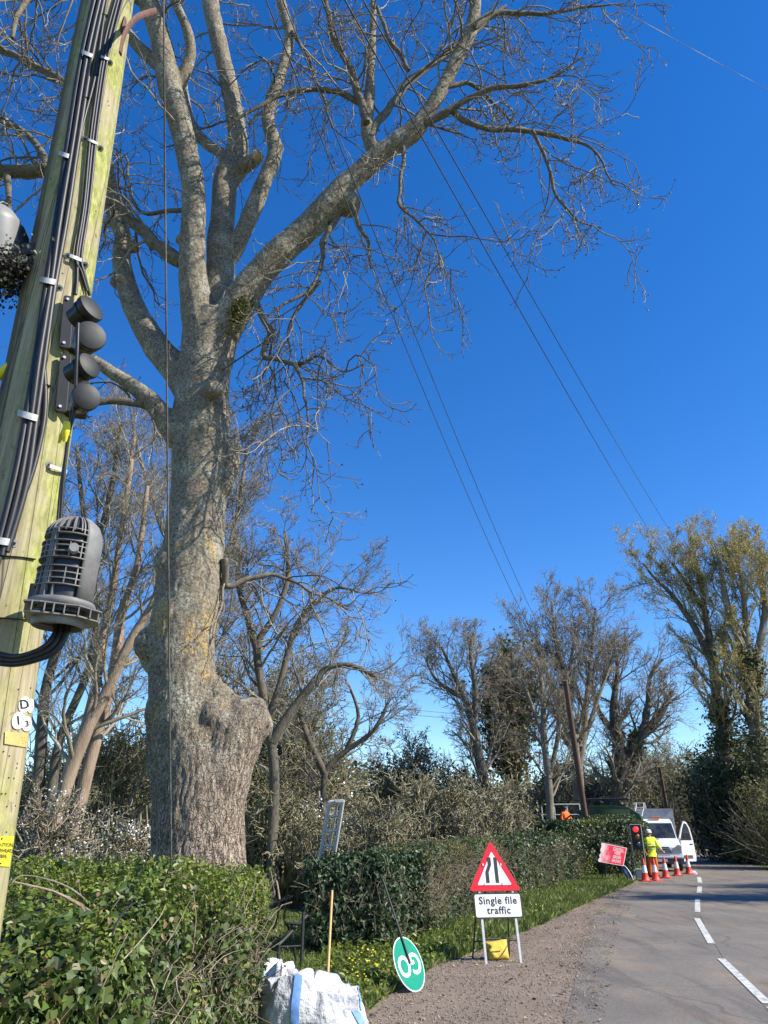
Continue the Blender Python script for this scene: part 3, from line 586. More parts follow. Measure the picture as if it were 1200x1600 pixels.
# ------------------------------------------------------------------ hedges
def hedge(name, label, path, heights, thick, dens, size, tpl, mat, seed, second=None, twigs=0, group=None, rough=.10, bulge=.08, jit=.55, ends=True):
    rg = np.random.default_rng(seed); path = [np.array((p[0], p[1])) for p in path]
    t = thing(name, label, 'hedge', (path[0][0], path[0][1], 0), group=group)
    seg = np.array([np.linalg.norm(path[i+1]-path[i]) for i in range(len(path)-1)]); S = np.concatenate([[0], np.cumsum(seg)]); L = S[-1]
    PX = np.array([p[0] for p in path]); PY = np.array([p[1] for p in path]); H = np.array(heights, float)
    def frame(s):
        x = np.interp(s, S, PX); y = np.interp(s, S, PY); e = .05
        dx = np.interp(s+e, S, PX)-np.interp(s-e, S, PX); dy = np.interp(s+e, S, PY)-np.interp(s-e, S, PY); l_ = np.hypot(dx, dy)+1e-9
        return x, y, dx/l_, dy/l_, np.interp(s, S, H)
    hm = float(H.mean()); per = hm+thick+hm*.5
    N = int(dens*L*per); s = rg.random(N)*(L-.1)+.05; u = rg.random(N)*per
    x, y, dx, dy, h = frame(s); nx, ny = dy, -dx      # outward (towards the road, right of the path direction)
    # profile with rounded shoulder
    rad = min(.28, thick*.3)
    fr = u < hm; tp = (u >= hm) & (u < hm+thick); bk = u >= hm+thick
    off = np.where(fr, 0, np.where(tp, -(u-hm), -thick)); z = np.where(fr, u/hm*h, np.where(tp, h, h*(1-(u-hm-thick)/hm)))
    nrm = np.zeros((N, 3)); nrm[fr, 0] = nx[fr]; nrm[fr, 1] = ny[fr]; nrm[tp, 2] = 1; nrm[bk, 0] = -nx[bk]; nrm[bk, 1] = -ny[bk]
    def soft(d0, zz, hh):
        dz = hh-zz; e = np.clip(1-dz/rad, 0, 1); g = np.clip(1-d0/rad, 0, 1)
        return e, g
    e, g = soft(-off, z, h); k = np.hypot(e, g); over = (e > 0) & (g > 0) & (k > 1); 
    z = np.where(over, h-rad+rad*e/np.maximum(k, 1e-6), z); off = np.where(over, -(rad-rad*g/np.maximum(k, 1e-6)), off)
    # lumps
    lum = np.array([noise.noise(Vector((a*1.3, b_*1.3, c*1.7+seed))) for a, b_, c in zip(x[::1], y, z)])*bulge*2
    dep = -np.abs(rg.normal(size=N))*rough+lum
    px = x+nx*off; py = y+ny*off; pts = np.stack([px, py, z], 1)+nrm*dep[:, None]; pts[:, 2] = np.maximum(pts[:, 2], .02)
    if ends:
        ne = int(dens*thick*hm)
        for s0, sg in ((0.0, -1), (L, 1)):
            xx, yy, ddx, ddy, hh = frame(np.full(ne, s0)); o1 = -rg.random(ne)*thick; zz = rg.random(ne)*hh*.98
            ee = np.stack([xx+ddy*o1, yy-ddx*o1, zz], 1); nr = np.stack([ddx*sg, ddy*sg, np.zeros(ne)], 1)
            ee += nr*(-np.abs(rg.normal(size=ne))*rough+.03)[:, None]; pts = np.concatenate([pts, ee]); nrm = np.concatenate([nrm, nr])
    if second:
        m2, frac, s2, tp2, fn = second; prob = fn(pts, rg)
        ix = rg.random(len(pts)) < prob
        leaf_obj('second_foliage', rg, pts[ix], nrm[ix], s2, tp2, m2, t, jit=jit, up=.35); pts, nrm = pts[~ix], nrm[~ix]
    leaf_obj('foliage', rg, pts, nrm, size, tpl, mat, t, jit=jit, up=.25, along=None if tpl is not IVY else np.tile([0, 0, -.7], (len(pts), 1)))
    # inner mass
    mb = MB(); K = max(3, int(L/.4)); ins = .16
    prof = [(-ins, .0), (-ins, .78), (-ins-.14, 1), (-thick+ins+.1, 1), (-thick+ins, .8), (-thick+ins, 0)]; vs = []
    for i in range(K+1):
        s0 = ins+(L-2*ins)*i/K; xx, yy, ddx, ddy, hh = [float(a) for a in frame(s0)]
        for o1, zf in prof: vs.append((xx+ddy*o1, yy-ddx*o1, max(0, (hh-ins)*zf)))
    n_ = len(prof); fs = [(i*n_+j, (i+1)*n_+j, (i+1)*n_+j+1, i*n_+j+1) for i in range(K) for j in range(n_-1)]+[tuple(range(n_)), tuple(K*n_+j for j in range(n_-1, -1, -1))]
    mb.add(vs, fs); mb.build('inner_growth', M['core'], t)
    if twigs:
        nt_ = twigs; s = rg.random(nt_)*L; x, y, dx, dy, h = frame(s); zz = h*(rg.random(nt_)**.6); o1 = -rg.random(nt_)*np.where(zz > h*.85, thick, .12)
        st = np.stack([x+dy*o1, y-dx*o1, zz-.1], 1); d = np.stack([dy*.6, -dx*.6, .6+0*dx], 1)+rg.normal(size=(nt_, 3))*.7; d /= np.linalg.norm(d, axis=1, keepdims=True)
        K = 5; Q = np.empty((nt_, K, 3)); Q[:, 0] = st; ln = (.08+.24*rg.random(nt_)**2)/(K-1)*1.3
        for k in range(1, K):
            d = d+rg.normal(size=(nt_, 3))*.18; d /= np.linalg.norm(d, axis=1, keepdims=True); Q[:, k] = Q[:, k-1]+d*ln[:, None]
        Rr = (.0022+.003*rg.random(nt_))[:, None]*np.linspace(1, .4, K)[None]
        V, Fc = tubes_np([(Q, Rr)], 4); mesh_np('stems', V, Fc, np.full(len(Fc), 4), M['stem'], t, True)
    return t
def near_mix(pts, rg):     # privet on the top and far end, ivy on the near face
    a = np.clip((pts[:, 2]-1.0)/.25, 0, 1)*.9; c = np.clip((pts[:, 1]-4.2)/2.5, 0, 1)*.55
    k = np.array([noise.noise(Vector(p)*1.6) for p in pts]); return np.clip(a+c+k*.9, .03, .97)
hn = hedge('near_hedge', 'shaggy roadside hedge of ivy and privet around the foot of the near pole', [(-1.28, 1.4), (-1.26, 2.6), (-1.12, 4.2), (-1.08, 6.2), (-1.03, 7.7)], [1.06, 1.10, 1.22, 1.35, 1.35], 1.9, 2500, .052, IVY, M['ivy'], 11,
      second=(M['privet'], .5, .034, OVAL, near_mix), twigs=750, rough=.15, bulge=.13, jit=.85)
rr = np.random.default_rng(321); n = 260; q = np.stack([-1.25+.22*rr.random(n)-.0*rr.random(n), 2+5.6*rr.random(n), .1+1.35*rr.random(n)], 1); q[:, 0] += .06+ (q[:, 1]-2)*.03
leaf_obj('dead_leaves', rr, q, np.tile([1, -.3, .3], (n, 1)), .030, OVAL, leafmat('dead_leaves', [(.16, .10, .05), (.24, .17, .09), (.12, .07, .04), (.32, .28, .18)], .8, .1), hn, jit=.8)
hb = [(x, y) for x, y in ((-1.1, 12.15), (0, 12.3), (.6, 13.3))]
hedge('ivy_hedge', 'square cut hedge block smothered in dark ivy beside the gate gap', hb, [1.24, 1.30, 1.36], 1.0, 1000, .066, IVY, M['ivy_far'], 12, twigs=500, rough=.1, bulge=.07, jit=.8)
def mid_mix(pts, rg):
    k = np.array([noise.noise(Vector(p)*1.1) for p in pts]); return np.clip(.2+.9*k+np.clip((.9-pts[:, 2]), 0, 1)*.5, .02, .95)
hedge('trimmed_hedge', 'trimmed brown and green hawthorn hedge behind the triangular sign', [(.75, 13.6), (1.3, 15.5), (2.0, 17.6), (3.2, 21)], [1.38, 1.42, 1.46, 1.5], 1.1, 900, .045, OVAL, M['thorn'], 13,
      second=(M['ivy_far'], .4, .055, IVY, mid_mix), twigs=2600, rough=.09, bulge=.06, jit=.9)
hedge('pale_ivy_hedge', 'grey green ivy covered hedge between the triangular sign and the red sign', [(3.3, 21.2), (4.6, 24), (6.3, 28), (7.2, 29.5)], [1.52, 1.56, 1.6, 1.6], 1.4, 480, .075, IVY, M['ivy_far'], 14,
      second=(M['thorn'], .4, .055, OVAL, mid_mix), twigs=1500, rough=.09, bulge=.08, jit=.9)
hedge('tall_hedge_end', 'taller rounded hedge end behind the red roadworks sign', [(6.6, 31), (9.6, 31.6), (11.0, 33.2), (11.4, 37)], [2.15, 2.2, 2.15, 2.1], 2.6, 420, .08, IVY, M['ivy_far'], 15,
      second=(M['privet'], .5, .06, OVAL, mid_mix), twigs=800, rough=.1, bulge=.12, jit=.9)

# loose arching stems over the near hedge
def stem(name, label, px, t0, w_, mat, group=None):
    name = 'arching_stem'
    mb = MB(); n = len(px); pts = [D(x, y, t0[0]+(t0[1]-t0[0])*i/(n-1)) for i, (x, y) in enumerate(px)]
    pp = catmull([tuple(p) for p in pts], 5); rr = [w_*(1-.6*i/(len(pp)-1)) for i in range(len(pp))]
    o_ = mb.tube(pp, rr, 6).build(name, mat, hn, smooth=60); o_['label'] = label; return o_
stem('bare_stem', 'long pale lichened stem arching over the near hedge top', [(145, 1428), (115, 1408), (80, 1392), (45, 1383), (22, 1378)], (3.6, 3.2), .008, M['trunk_pink'])
stem('bare_stem', 'thin darker stem curving above the pale arching stem', [(132, 1405), (110, 1388), (75, 1374), (35, 1368), (18, 1380)], (3.9, 3.4), .005, M['trunk_grey'])
stem('bare_stem', 'short upright lichen spotted stem poking from the near hedge face', [(176, 1460), (185, 1438), (198, 1420), (214, 1409)], (3.35, 3.3), .007, M['trunk_pink'])
stem('bare_stem', 'curled pale stem above the near hedge under the ash trunk', [(258, 1400), (256, 1380), (264, 1366), (280, 1360)], (4.4, 4.4), .008, M['trunk_pink'])

# ------------------------------------------------------------------ the big ash
Y0 = 10.0
TR = [ # photo x, y, width, depth
 (308, 1420, 156, 10), (309, 1340, 147, 10), (310, 1270, 140, 10), (307, 1210, 132, 10), (298, 1150, 124, 10), (288, 1100, 110, 10), (284, 1060, 102, 10), (283, 1000, 104, 10), (290, 950, 99, 10), (296, 900, 100, 10), (303, 850, 94, 10), (308, 800, 88, 10), (312, 750, 88, 10), (315, 700, 92, 10), (314, 640, 86, 10), (318, 590, 80, 10), (325, 545, 84, 10), (333, 500, 84, 10)]
LIMBS = {
 'L1': ([(322, 560, 52), (312, 510, 52), (305, 460, 48), (300, 420, 44), (301, 370, 38), (303, 310, 36), (293, 240, 36), (275, 170, 38), (262, 120, 36), (250, 60, 34), (232, 0, 34), (212, -70, 30)], 9.9, -.8),
 'L1b': ([(272, 150, 22), (285, 120, 20), (298, 80, 16), (290, 40, 15), (272, 0, 14), (255, -50, 10)], 9.5, -.6),
 'L1c': ([(255, 110, 20), (232, 88, 20), (205, 60, 18), (185, 25, 16), (175, -30, 12)], 9.4, .4),
 'L2': ([(333, 540, 60), (343, 450, 48), (345, 380, 42), (349, 320, 38), (355, 270, 38), (372, 232, 34), (366, 180, 28), (355, 120, 27), (340, 60, 26), (328, 0, 26), (318, -70, 22)], 10.1, .6),
 'L2c': ([(360, 262, 20), (345, 240, 18), (325, 226, 18), (305, 205, 15), (296, 180, 12), (290, 130, 9), (300, 80, 6)], 10.4, .8),
 'L2b': ([(356, 290, 30), (372, 268, 26), (388, 255, 23), (402, 246, 20)], 10.35, -.3),
 'L3': ([(352, 410, 30), (372, 378, 30), (388, 345, 27), (410, 290, 25), (430, 235, 22), (418, 180, 22), (437, 120, 18), (452, 60, 17), (438, 0, 15), (425, -60, 12)], 10.2, -.4),
 'L4': ([(345, 520, 60), (372, 475, 54), (400, 435, 48), (432, 400, 45), (475, 360, 43), (515, 322, 46), (545, 285, 36), (590, 245, 34), (640, 210, 32), (665, 180, 26), (690, 140, 21), (715, 90, 20), (738, 40, 21), (745, -20, 16)], 9.9, -1.2),
 'L4b': ([(590, 245, 26), (574, 205, 20), (577, 150, 17), (580, 90, 13), (583, 30, 10), (583, -30, 8)], 9.3, -.2),
 'L5': ([(300, 625, 50), (283, 585, 52), (252, 550, 44), (225, 510, 38), (202, 460, 33), (190, 410, 30), (192, 370, 27), (178, 330, 26), (170, 280, 22), (160, 230, 18)], 10.1, 1.0),
 'L6': ([(290, 700, 44), (262, 662, 36), (238, 628, 29), (205, 602, 24), (172, 580, 20), (140, 560, 16), (90, 545, 14), (40, 540, 10)], 9.9, -.3),
}
THIN = {
 'a': ([(284, 408, 26), (255, 388, 22), (225, 362, 19), (195, 330, 18), (168, 300, 16), (150, 250, 13), (140, 190, 10), (150, 120, 7)], 9.7, .2),
 'b': ([(265, 652, 14), (240, 640, 13), (215, 630, 13), (180, 628, 12), (140, 632, 11), (90, 640, 9), (30, 630, 7)], 9.95, -.5),
 'c': ([(575, 180, 11), (550, 152, 10), (500, 138, 9), (450, 146, 8), (400, 168, 6), (350, 200, 3)], 9.2, -.3),
 'd': ([(578, 212, 12), (605, 172, 12), (645, 125, 11), (692, 88, 9), (740, 50, 7), (790, 10, 5)], 9.2, .7),
 'e': ([(664, 192, 13), (700, 172, 12), (740, 150, 9), (780, 137, 8), (835, 130, 6), (872, 115, 4), (910, 90, 3)], 8.9, -.5),
 'f': ([(706, 170, 11), (728, 190, 9), (770, 202, 9), (830, 205, 8), (880, 215, 6), (925, 232, 4), (960, 290, 2.5)], 8.85, .3),
 'g': ([(832, 205, 6), (855, 250, 6), (870, 305, 5), (900, 342, 3), (935, 358, 2)], 8.9, .2),
 'h': ([(527, 335, 12), (508, 370, 9), (500, 420, 7), (480, 455, 6), (440, 478, 4), (410, 500, 3)], 9.5, -.5),
 'i': ([(573, 190, 12), (548, 110, 11), (522, 60, 10), (508, 0, 9), (495, -50, 7)], 9.1, -.4),
 'j': ([(634, 212, 7), (628, 270, 6), (622, 318, 5), (650, 342, 4), (680, 375, 3), (690, 425, 2)], 9.0, -.2),
 'k': ([(548, 305, 9), (558, 345, 7), (575, 380, 5), (580, 420, 3)], 9.3, .2),
 'l': ([(398, 470, 11), (412, 498, 10), (425, 520, 10), (412, 556, 9), (438, 562, 7), (465, 578, 6), (478, 630, 4), (480, 680, 3), (450, 704, 2)], 9.7, -.6),
 'm': ([(438, 562, 6), (470, 570, 6), (500, 556, 4), (535, 580, 3), (570, 570, 2)], 9.5, -.3),
 'n': ([(348, 872, 12), (352, 895, 12), (354, 912, 11), (372, 912, 10), (400, 902, 8), (440, 900, 6), (490, 925, 4), (545, 950, 3)], 9.9, .6),
 'o': ([(738, 45, 12), (770, 20, 10), (810, 22, 8), (860, 20, 6), (920, 10, 4), (975, 5, 2)], 8.7, .3),
 'p': ([(690, 140, 9), (730, 130, 7), (770, 160, 5), (800, 190, 4)], 8.9, .5),
 'q': ([(300, 330, 8), (260, 330, 7), (215, 325, 5), (195, 240, 3)], 9.6, .5),
 'r': ([(232, 10, 18), (190, -20, 14), (120, -30, 12), (40, 0, 10), (20, 60, 6)], 9.2, -.6),
 's': ([(160, 262, 22), (110, 262, 22), (75, 266, 22), (30, 268, 22), (-40, 270, 20)], 10.9, .2),
 't': ([(75, 266, 14), (62, 235, 12), (35, 205, 10), (0, 190, 9), (-40, 150, 8)], 10.9, .2),
 'u': ([(150, 160, 14), (110, 135, 14), (60, 108, 13), (20, 85, 12), (-30, 70, 10)], 10.4, .3),
 'v': ([(500, 440, 6), (470, 480, 6), (450, 510, 5), (455, 550, 3), (440, 600, 2)], 9.3, .2),
 'x': ([(455, 50, 8), (480, 90, 6), (500, 140, 5), (520, 200, 3)], 9.8, .2),
 'y': ([(640, 110, 8), (610, 60, 7), (590, 10, 5)], 9.0, -.2),
 'z': ([(12, 270, 10), (14, 300, 9), (12, 330, 7)], 10.9, 0),
}
ash = thing('ash_tree', 'huge bare ash tree with lichened knobbly trunk and spreading limbs beyond the near hedge', 'tree', tuple(P(308, 1340, 10).xy)+(0,))
def build_ash():
    mb = MB(); pts = []; rad = []
    base = P(308, 1420, 10)
    for x, y, w_, Y in TR:
        p = P(x, y, Y); t = Y/ray(x, y).y; pts.append(tuple(p)); rad.append(w_/2*t/F)
    pts.insert(0, (pts[0][0], 10, -.1)); rad.insert(0, rad[0]*1.08)
    pp = catmull([(*p, r_) for p, r_ in zip(pts, rad)], 3); mb.tube([p[:3] for p in pp], [p[3] for p in pp], 24)
    gl = {}
    for k, (px, Y, dY) in LIMBS.items():
        gp, gr = guide(px, Y, dY); gl[k] = (gp, gr); q = catmull([(*p, r_) for p, r_ in zip(gp, gr)], 4)
        mb.tube([p[:3] for p in q], [p[3] for p in q], 14)
    def blob(x, y, w_, Y, sc=(1, 1, 1)):
        p = P(x, y, Y); t = Y/ray(x, y).y; mb.sphere(p, w_/2*t/F, 14, sc)
    # burls, cut stubs and the swollen side low on the trunk
    blob(236, 1006, 54, 9.85, (1, 1, 1.1)); blob(250, 1020, 64, 9.95, (1, 1, 1.2)); blob(262, 985, 44, 9.9); blob(262, 880, 46, 9.8, (1, 1, 1.1)); blob(268, 905, 40, 9.95); blob(258, 1048, 46, 9.95, (1, 1, 1.3)); blob(338, 1092, 60, 9.95, (1, 1, .8)); blob(330, 1070, 36, 9.9); blob(252, 1112, 54, 9.85, (1, 1, 1.4)); blob(250, 1150, 46, 9.9, (1, 1, 1.3))
    blob(250, 1190, 44, 9.9, (1, 1, 1.5)); blob(254, 1222, 40, 9.9, (1, 1, 1.3))
    q = guide([(330, 1330, 96), (336, 1250, 96), (347, 1190, 102), (367, 1145, 100), (392, 1124, 78), (418, 1113, 46)], 9.95, 0); mb.tube(*q, 18)
    blob(348, 1104, 62, 9.98, (1.1, .9, .8)); blob(376, 1112, 58, 9.98, (1.2, .9, .75)); blob(335, 1120, 60, 9.75)
    blob(363, 700, 30, 9.9, (1, 1, 1.3)); blob(358, 725, 36, 9.95, (1, 1, 1.8)); blob(350, 752, 36, 9.95, (1, 1, 1.6)); blob(288, 805, 22, 9.65)
    q = guide([(322, 615, 26), (332, 609, 27), (338, 607, 24)], 9.75, -.32); mb.tube(*q, 14)
    blob(290, 385, 22, 9.6); blob(434, 232, 20, 10.0); blob(182, 440, 24, 10.5); blob(188, 432, 26, 10.6); blob(208, 385, 22, 10.5)
    blob(545, 320, 40, 9.45); blob(520, 312, 34, 9.4); blob(282, 375, 16, 9.6)
    # root flare
    for a in range(7):
        g = a*math.tau/7+.3; c = Vector(pts[0]); mb.sphere((c.x+math.cos(g)*.42, c.y+math.sin(g)*.42, .0), .38, 12, (1, 1, 1.2))
    o_ = mb.build('trunk', M['ash'], ash)
    rm = o_.modifiers.new('r', 'REMESH'); rm.mode = 'VOXEL'; rm.voxel_size = .021
    sm = o_.modifiers.new('s', 'SMOOTH'); sm.factor = .5; sm.iterations = 11
    bpy.context.view_layer.update(); dg = bpy.context.evaluated_depsgraph_get()
    me = bpy.data.meshes.new_from_object(o_.evaluated_get(dg)); o_.modifiers.clear(); old = o_.data; o_.data = me; bpy.data.meshes.remove(old); me.name = 'trunk'
    n_ = len(me.vertices); co_ = np.empty(n_*3, np.float32); me.vertices.foreach_get('co', co_); co_ = co_.reshape(-1, 3)
    no = np.empty(n_*3, np.float32); me.vertices.foreach_get('normal', no); no = no.reshape(-1, 3)
    ctr = .06
    nz = noise.noise; d = np.empty(n_, np.float32)
    for i in range(n_):
        x, y, z = co_[i]; x = float(x); y = float(y); z = float(z)
        lump = nz(Vector((x*2.1, y*2.1, z*1.3)))*.022+nz(Vector((x*5+3, y*5, z*3)))*.010
        if z < 5.6:      # furrows: ridged noise drawn out along the trunk
            a = nz(Vector((x*19+nz(Vector((x*5, y*5, z*3)))*1.4, y*19, z*2.6)))
            b2 = nz(Vector((x*24, y*24+5, z*7)))
            amp = .018*min(1, max(.22, (4.2-z)/2.2)); lump += (-amp*max(0, 1-abs(a)*4.5))+b2*.012
        else:
            lump += nz(Vector((x*18, y*18, z*9)))*.007
        d[i] = lump
    rad_ok = 1.0
    co_ += no*d[:, None]; me.vertices.foreach_set('co', co_.ravel())
    me.polygons.foreach_set('use_smooth', np.ones(len(me.polygons), bool)); me.update()
    print('ash trunk verts', n_)
    # cut faces
    for (x, y, Y, w_, ax, nm, lab) in ((341, 606, 9.41, 21, (.15, -1, .25), 'cut_stub', 'pale healed oval branch scar'), (404, 243, 10.03, 19, (.9, -.5, .25), 'broken_end', 'splintered orange broken branch end')):
        c = P(x, y, Y); r_ = w_/2*Y/ray(x, y).y/F; m_ = MB()
        prof = [(r_*1.02, -.05), (r_*1.0, .0), (r_*.85, .018), (r_*.5, .02), (.0, .012)]
        if nm == 'broken_end': prof = [(r_*1.0, -.12), (r_*1.05, 0), (r_*.8, .05), (r_*.6, .0), (r_*.4, .07), (r_*.2, .02), (0, .05)]
        m_.lathe(prof, c, ax, 18); oo = m_.build(nm, M['cutwood'] if nm == 'broken_end' else M['trunk_grey'], ash, smooth=50); oo['label'] = lab
    # secondary limbs (not remeshed) and every twig
    rg = np.random.default_rng(21); tb = MB(); chains = []
    for k, (px, Y, dY) in THIN.items():
        gp, gr = guide(px, Y, dY); q = catmull([(*p, r_) for p, r_ in zip(gp, gr)], 5)
        q = [np.array([*(p[:3]+np.array([noise.noise(Vector(p[:3])*3), 0, noise.noise(Vector(p[:3])*3+Vector((9, 9, 9)))])*.05), p[3]]) for p in q]
        tb.tube([p[:3] for p in q], [max(.005, p[3]*(1+.25*noise.noise(Vector(p[:3])*9))) for p in q], 8)
        chains.append((k, *resample([p[:3] for p in q], [p[3] for p in q], 14)))
    tb.build('limbs', M['limb'], ash, smooth=60)
    for k, (gp, gr) in gl.items():
        a, b_, L = resample(gp, gr, 14); chains.append((k, a, b_, L))
    Q1 = []; R1 = []; L1_ = []
    for k, a, b_, L in chains:
        big = k in LIMBS; dens = 1.3 if big else 3.6; f0 = .5 if k in ('L4', 'L5', 'L6') else (.55 if big else .12)
        if k in ('L2b',): continue
        if k in ('L1', 'L2', 'L3'): f0 = .48
        if k == 'L5': dens = .9
        if k in ('s', 'u', 't', 'r', 'c'): dens = 3.4
        cnt = max(3, int(L*(1-f0)*dens*1.25))
        q, rr, ll = spawn(rg, a[None], b_[None], np.array([L]), cnt, f0, .99, 55, 1.75, 11, .20, (-.10, -.16, -.10, .02, .20), rr=.34, rmin=.012, shrink=.35, rend=.35, jl=.45)
        rr = np.minimum(rr, .026*np.linspace(1, .35, rr.shape[1])[None]); Q1.append(q); R1.append(rr); L1_.append(ll)
    Q1 = np.concatenate(Q1); R1 = np.concatenate(R1); L1_ = np.concatenate(L1_)
    Q2, R2, L2_ = spawn(rg, Q1, R1, L1_, 6, .15, 1.0, 50, -.42, 9, .22, (-.12, -.10, .02, .22), rr=.6, rmin=.0085, shrink=.3, rend=.45)
    Q3, R3, L3_ = spawn(rg, Q2, R2, L2_, 3, .3, 1.0, 48, .24, 6, .2, (-.05, .1, .3), rr=.7, rmin=.0056, shrink=.2, rend=.6)
    V, Fc = tubes_np([(Q1, R1)], 6); mesh_np('branches', V, Fc, np.full(len(Fc), 4), M['twig_ash'], ash, True)
    V, Fc = tubes_np([(Q2, R2), (Q3, R3)], 4); mesh_np('twigs', V, Fc, np.full(len(Fc), 4), M['twig_ash'], ash, True)
    tips = np.concatenate([Q1[:, -1], Q2[:, -1], Q3[:, -1]]); dr = np.concatenate([Q1[:, -1]-Q1[:, -2], Q2[:, -1]-Q2[:, -2], Q3[:, -1]-Q3[:, -2]])
    sel = rg.random(len(tips)) < .6; leaf_obj('buds', rg, tips[sel], dr[sel]*0, .030, BLOB, M['bud'], ash, jit=1)
    # moss in the main fork
    q = []; c = P(372, 482, 9.55)
    for _ in range(2600):
        q.append((c.x+rg.normal()*.07, c.y+abs(rg.normal())*.06, c.z+rg.normal()*.16))
    q = np.array(q); leaf_obj('moss', rg, q, np.tile([0, -1, .3], (len(q), 1)), .035, DIAM, M['moss'], ash, jit=.8)
build_ash()

# ------------------------------------------------------------------ trees and shrubs behind
LV = lambda n, f0, f1, ang, ln, K, wig, trop, **k: dict(n=n, f0=f0, f1=f1, ang=ang, length=ln, K=K, wig=wig, trop=trop, **k)
def std_levels(l1, dens=1.6, up=.05, rm=.010, n2=6, n3=6, n4=4, ang=42):
    rm = rm*.72; n3 = n3+1; n4 = n4+1
    return [dict(dens=dens, f0=.3, f1=1, ang=ang, length=l1, K=9, wig=.13, trop=up, rr=.36, rmin=rm*1.7, shrink=.5),
            LV(n2, .2, 1, 40, -.55, 7, .15, up, rr=.55, rmin=rm*1.3, shrink=.4),
            LV(n3, .2, 1, 40, -.5, 6, .17, up*.7, rr=.6, rmin=rm*.9, shrink=.3),
            LV(n4, .2, 1, 38, -.6, 4, .2, up*.5, rr=.65, rmin=rm*.75, shrink=.2, rend=.5)]
def gd(px, Y, dY=0): return guide(px, Y, dY)
def gbase(x, Y): return (P(x, 1300, Y).x, Y, 0)
def down(g_):       # run the first guide down to the ground
    pts, rad = g_; p = pts[0]
    if p[2] > .05: pts = [(p[0]-(pts[1][0]-p[0])*.15, p[1], -.1)]+pts; rad = [rad[0]*1.15]+rad
    return pts, rad
def T(name, label, px_list, Y, levels, seed, tm, wm_, **k):
    gs = [gd(px, Y+(k.get('dy', 0)*i), 0) for i, px in enumerate(px_list)]; k.pop('dy', None)
    gs[0] = down(gs[0]); nd = k.pop('grounded', 1)
    for i in range(1, nd): gs[i] = down(gs[i])
    b0 = gs[0][0][0]
    return bare_tree(name, label, (b0[0], b0[1], 0), gs, levels, seed, tm, wm_, **k)
T('leaning_tree', 'pink barked leaning tree with twin stems left of the ash trunk',
  [[(55, 1370, 22), (88, 1275, 22), (112, 1200, 22), (140, 1130, 21), (165, 1085, 18), (205, 1000, 15), (245, 930, 11), (285, 820, 7)],
   [(92, 1380, 22), (118, 1285, 21), (138, 1200, 20), (160, 1120, 17), (180, 1040, 18), (190, 960, 14), (215, 880, 10), (230, 760, 7)],
   [(130, 1150, 17), (148, 1080, 16), (160, 1000, 14), (175, 930, 12), (185, 860, 9), (200, 760, 9), (210, 680, 6)]], 16.5,
  std_levels(2.6, 1.7, .06, .010, 6, 5, 4), 31, M['trunk_pink'], M['twig_grey'], grounded=2, dy=.4)
T('wild_tree', 'slender dark stemmed bare tree directly beside the near pole',
  [[(50, 1350, 20), (60, 1230, 18), (65, 1150, 18), (75, 1060, 15), (110, 960, 14), (150, 860, 12), (175, 760, 9), (190, 660, 6)],
   [(70, 1330, 16), (82, 1230, 15), (95, 1150, 13), (140, 1040, 12), (150, 940, 10), (130, 800, 8), (120, 700, 5)]], 18,
  std_levels(2.8, 1.7, .07, .011, 6, 6, 4), 32, M['trunk_dark'], M['twig_grey'], grounded=2)
T('wild_tree', 'tall fine twigged tree whose crown shows right of the ash trunk',
  [[(330, 1300, 20), (325, 1100, 18), (315, 950, 15), (330, 820, 12), (350, 730, 8), (370, 670, 5)],
   [(325, 1050, 12), (350, 900, 10), (375, 780, 7), (385, 700, 4)], [(318, 950, 10), (260, 840, 9), (220, 720, 6), (205, 640, 4)]], 22,
  std_levels(3.0, 2.0, .09, .012, 7, 6, 4), 33, M['trunk_grey'], M['twig_grey'])
T('oak_tree', 'dark forked oak just right of the ash trunk with crown against blue sky',
  [[(425, 1330, 18), (428, 1200, 16), (412, 1090, 14), (402, 1010, 12), (430, 960, 9), (450, 900, 8), (445, 830, 5)],
   [(402, 1015, 14), (385, 960, 10), (370, 900, 7), (385, 850, 5)],
   [(418, 1130, 14), (440, 1060, 11), (455, 1000, 10), (475, 960, 9), (520, 920, 5), (560, 925, 3)],
   [(425, 1160, 17), (450, 1120, 16), (480, 1080, 13), (510, 1045, 9), (550, 1040, 8), (590, 1060, 5)]], 19,
  std_levels(2.3, 2.2, .03, .010, 6, 6, 4, 48), 34, M['trunk_dark'], M['twig_grey'])
T('spreading_tree', 'low spreading bare tree over the orchard behind the ladder',
  [[(505, 1340, 11), (505, 1240, 10), (512, 1200, 9), (545, 1170, 8), (585, 1140, 7), (610, 1090, 4)],
   [(508, 1210, 12), (480, 1150, 10), (470, 1100, 7), (500, 1050, 4)], [(540, 1175, 8), (560, 1120, 6), (545, 1070, 4)]], 22,
  std_levels(2.3, 2.3, .02, .010, 6, 6, 4, 50), 35, M['trunk_dark'], M['twig_grey'])
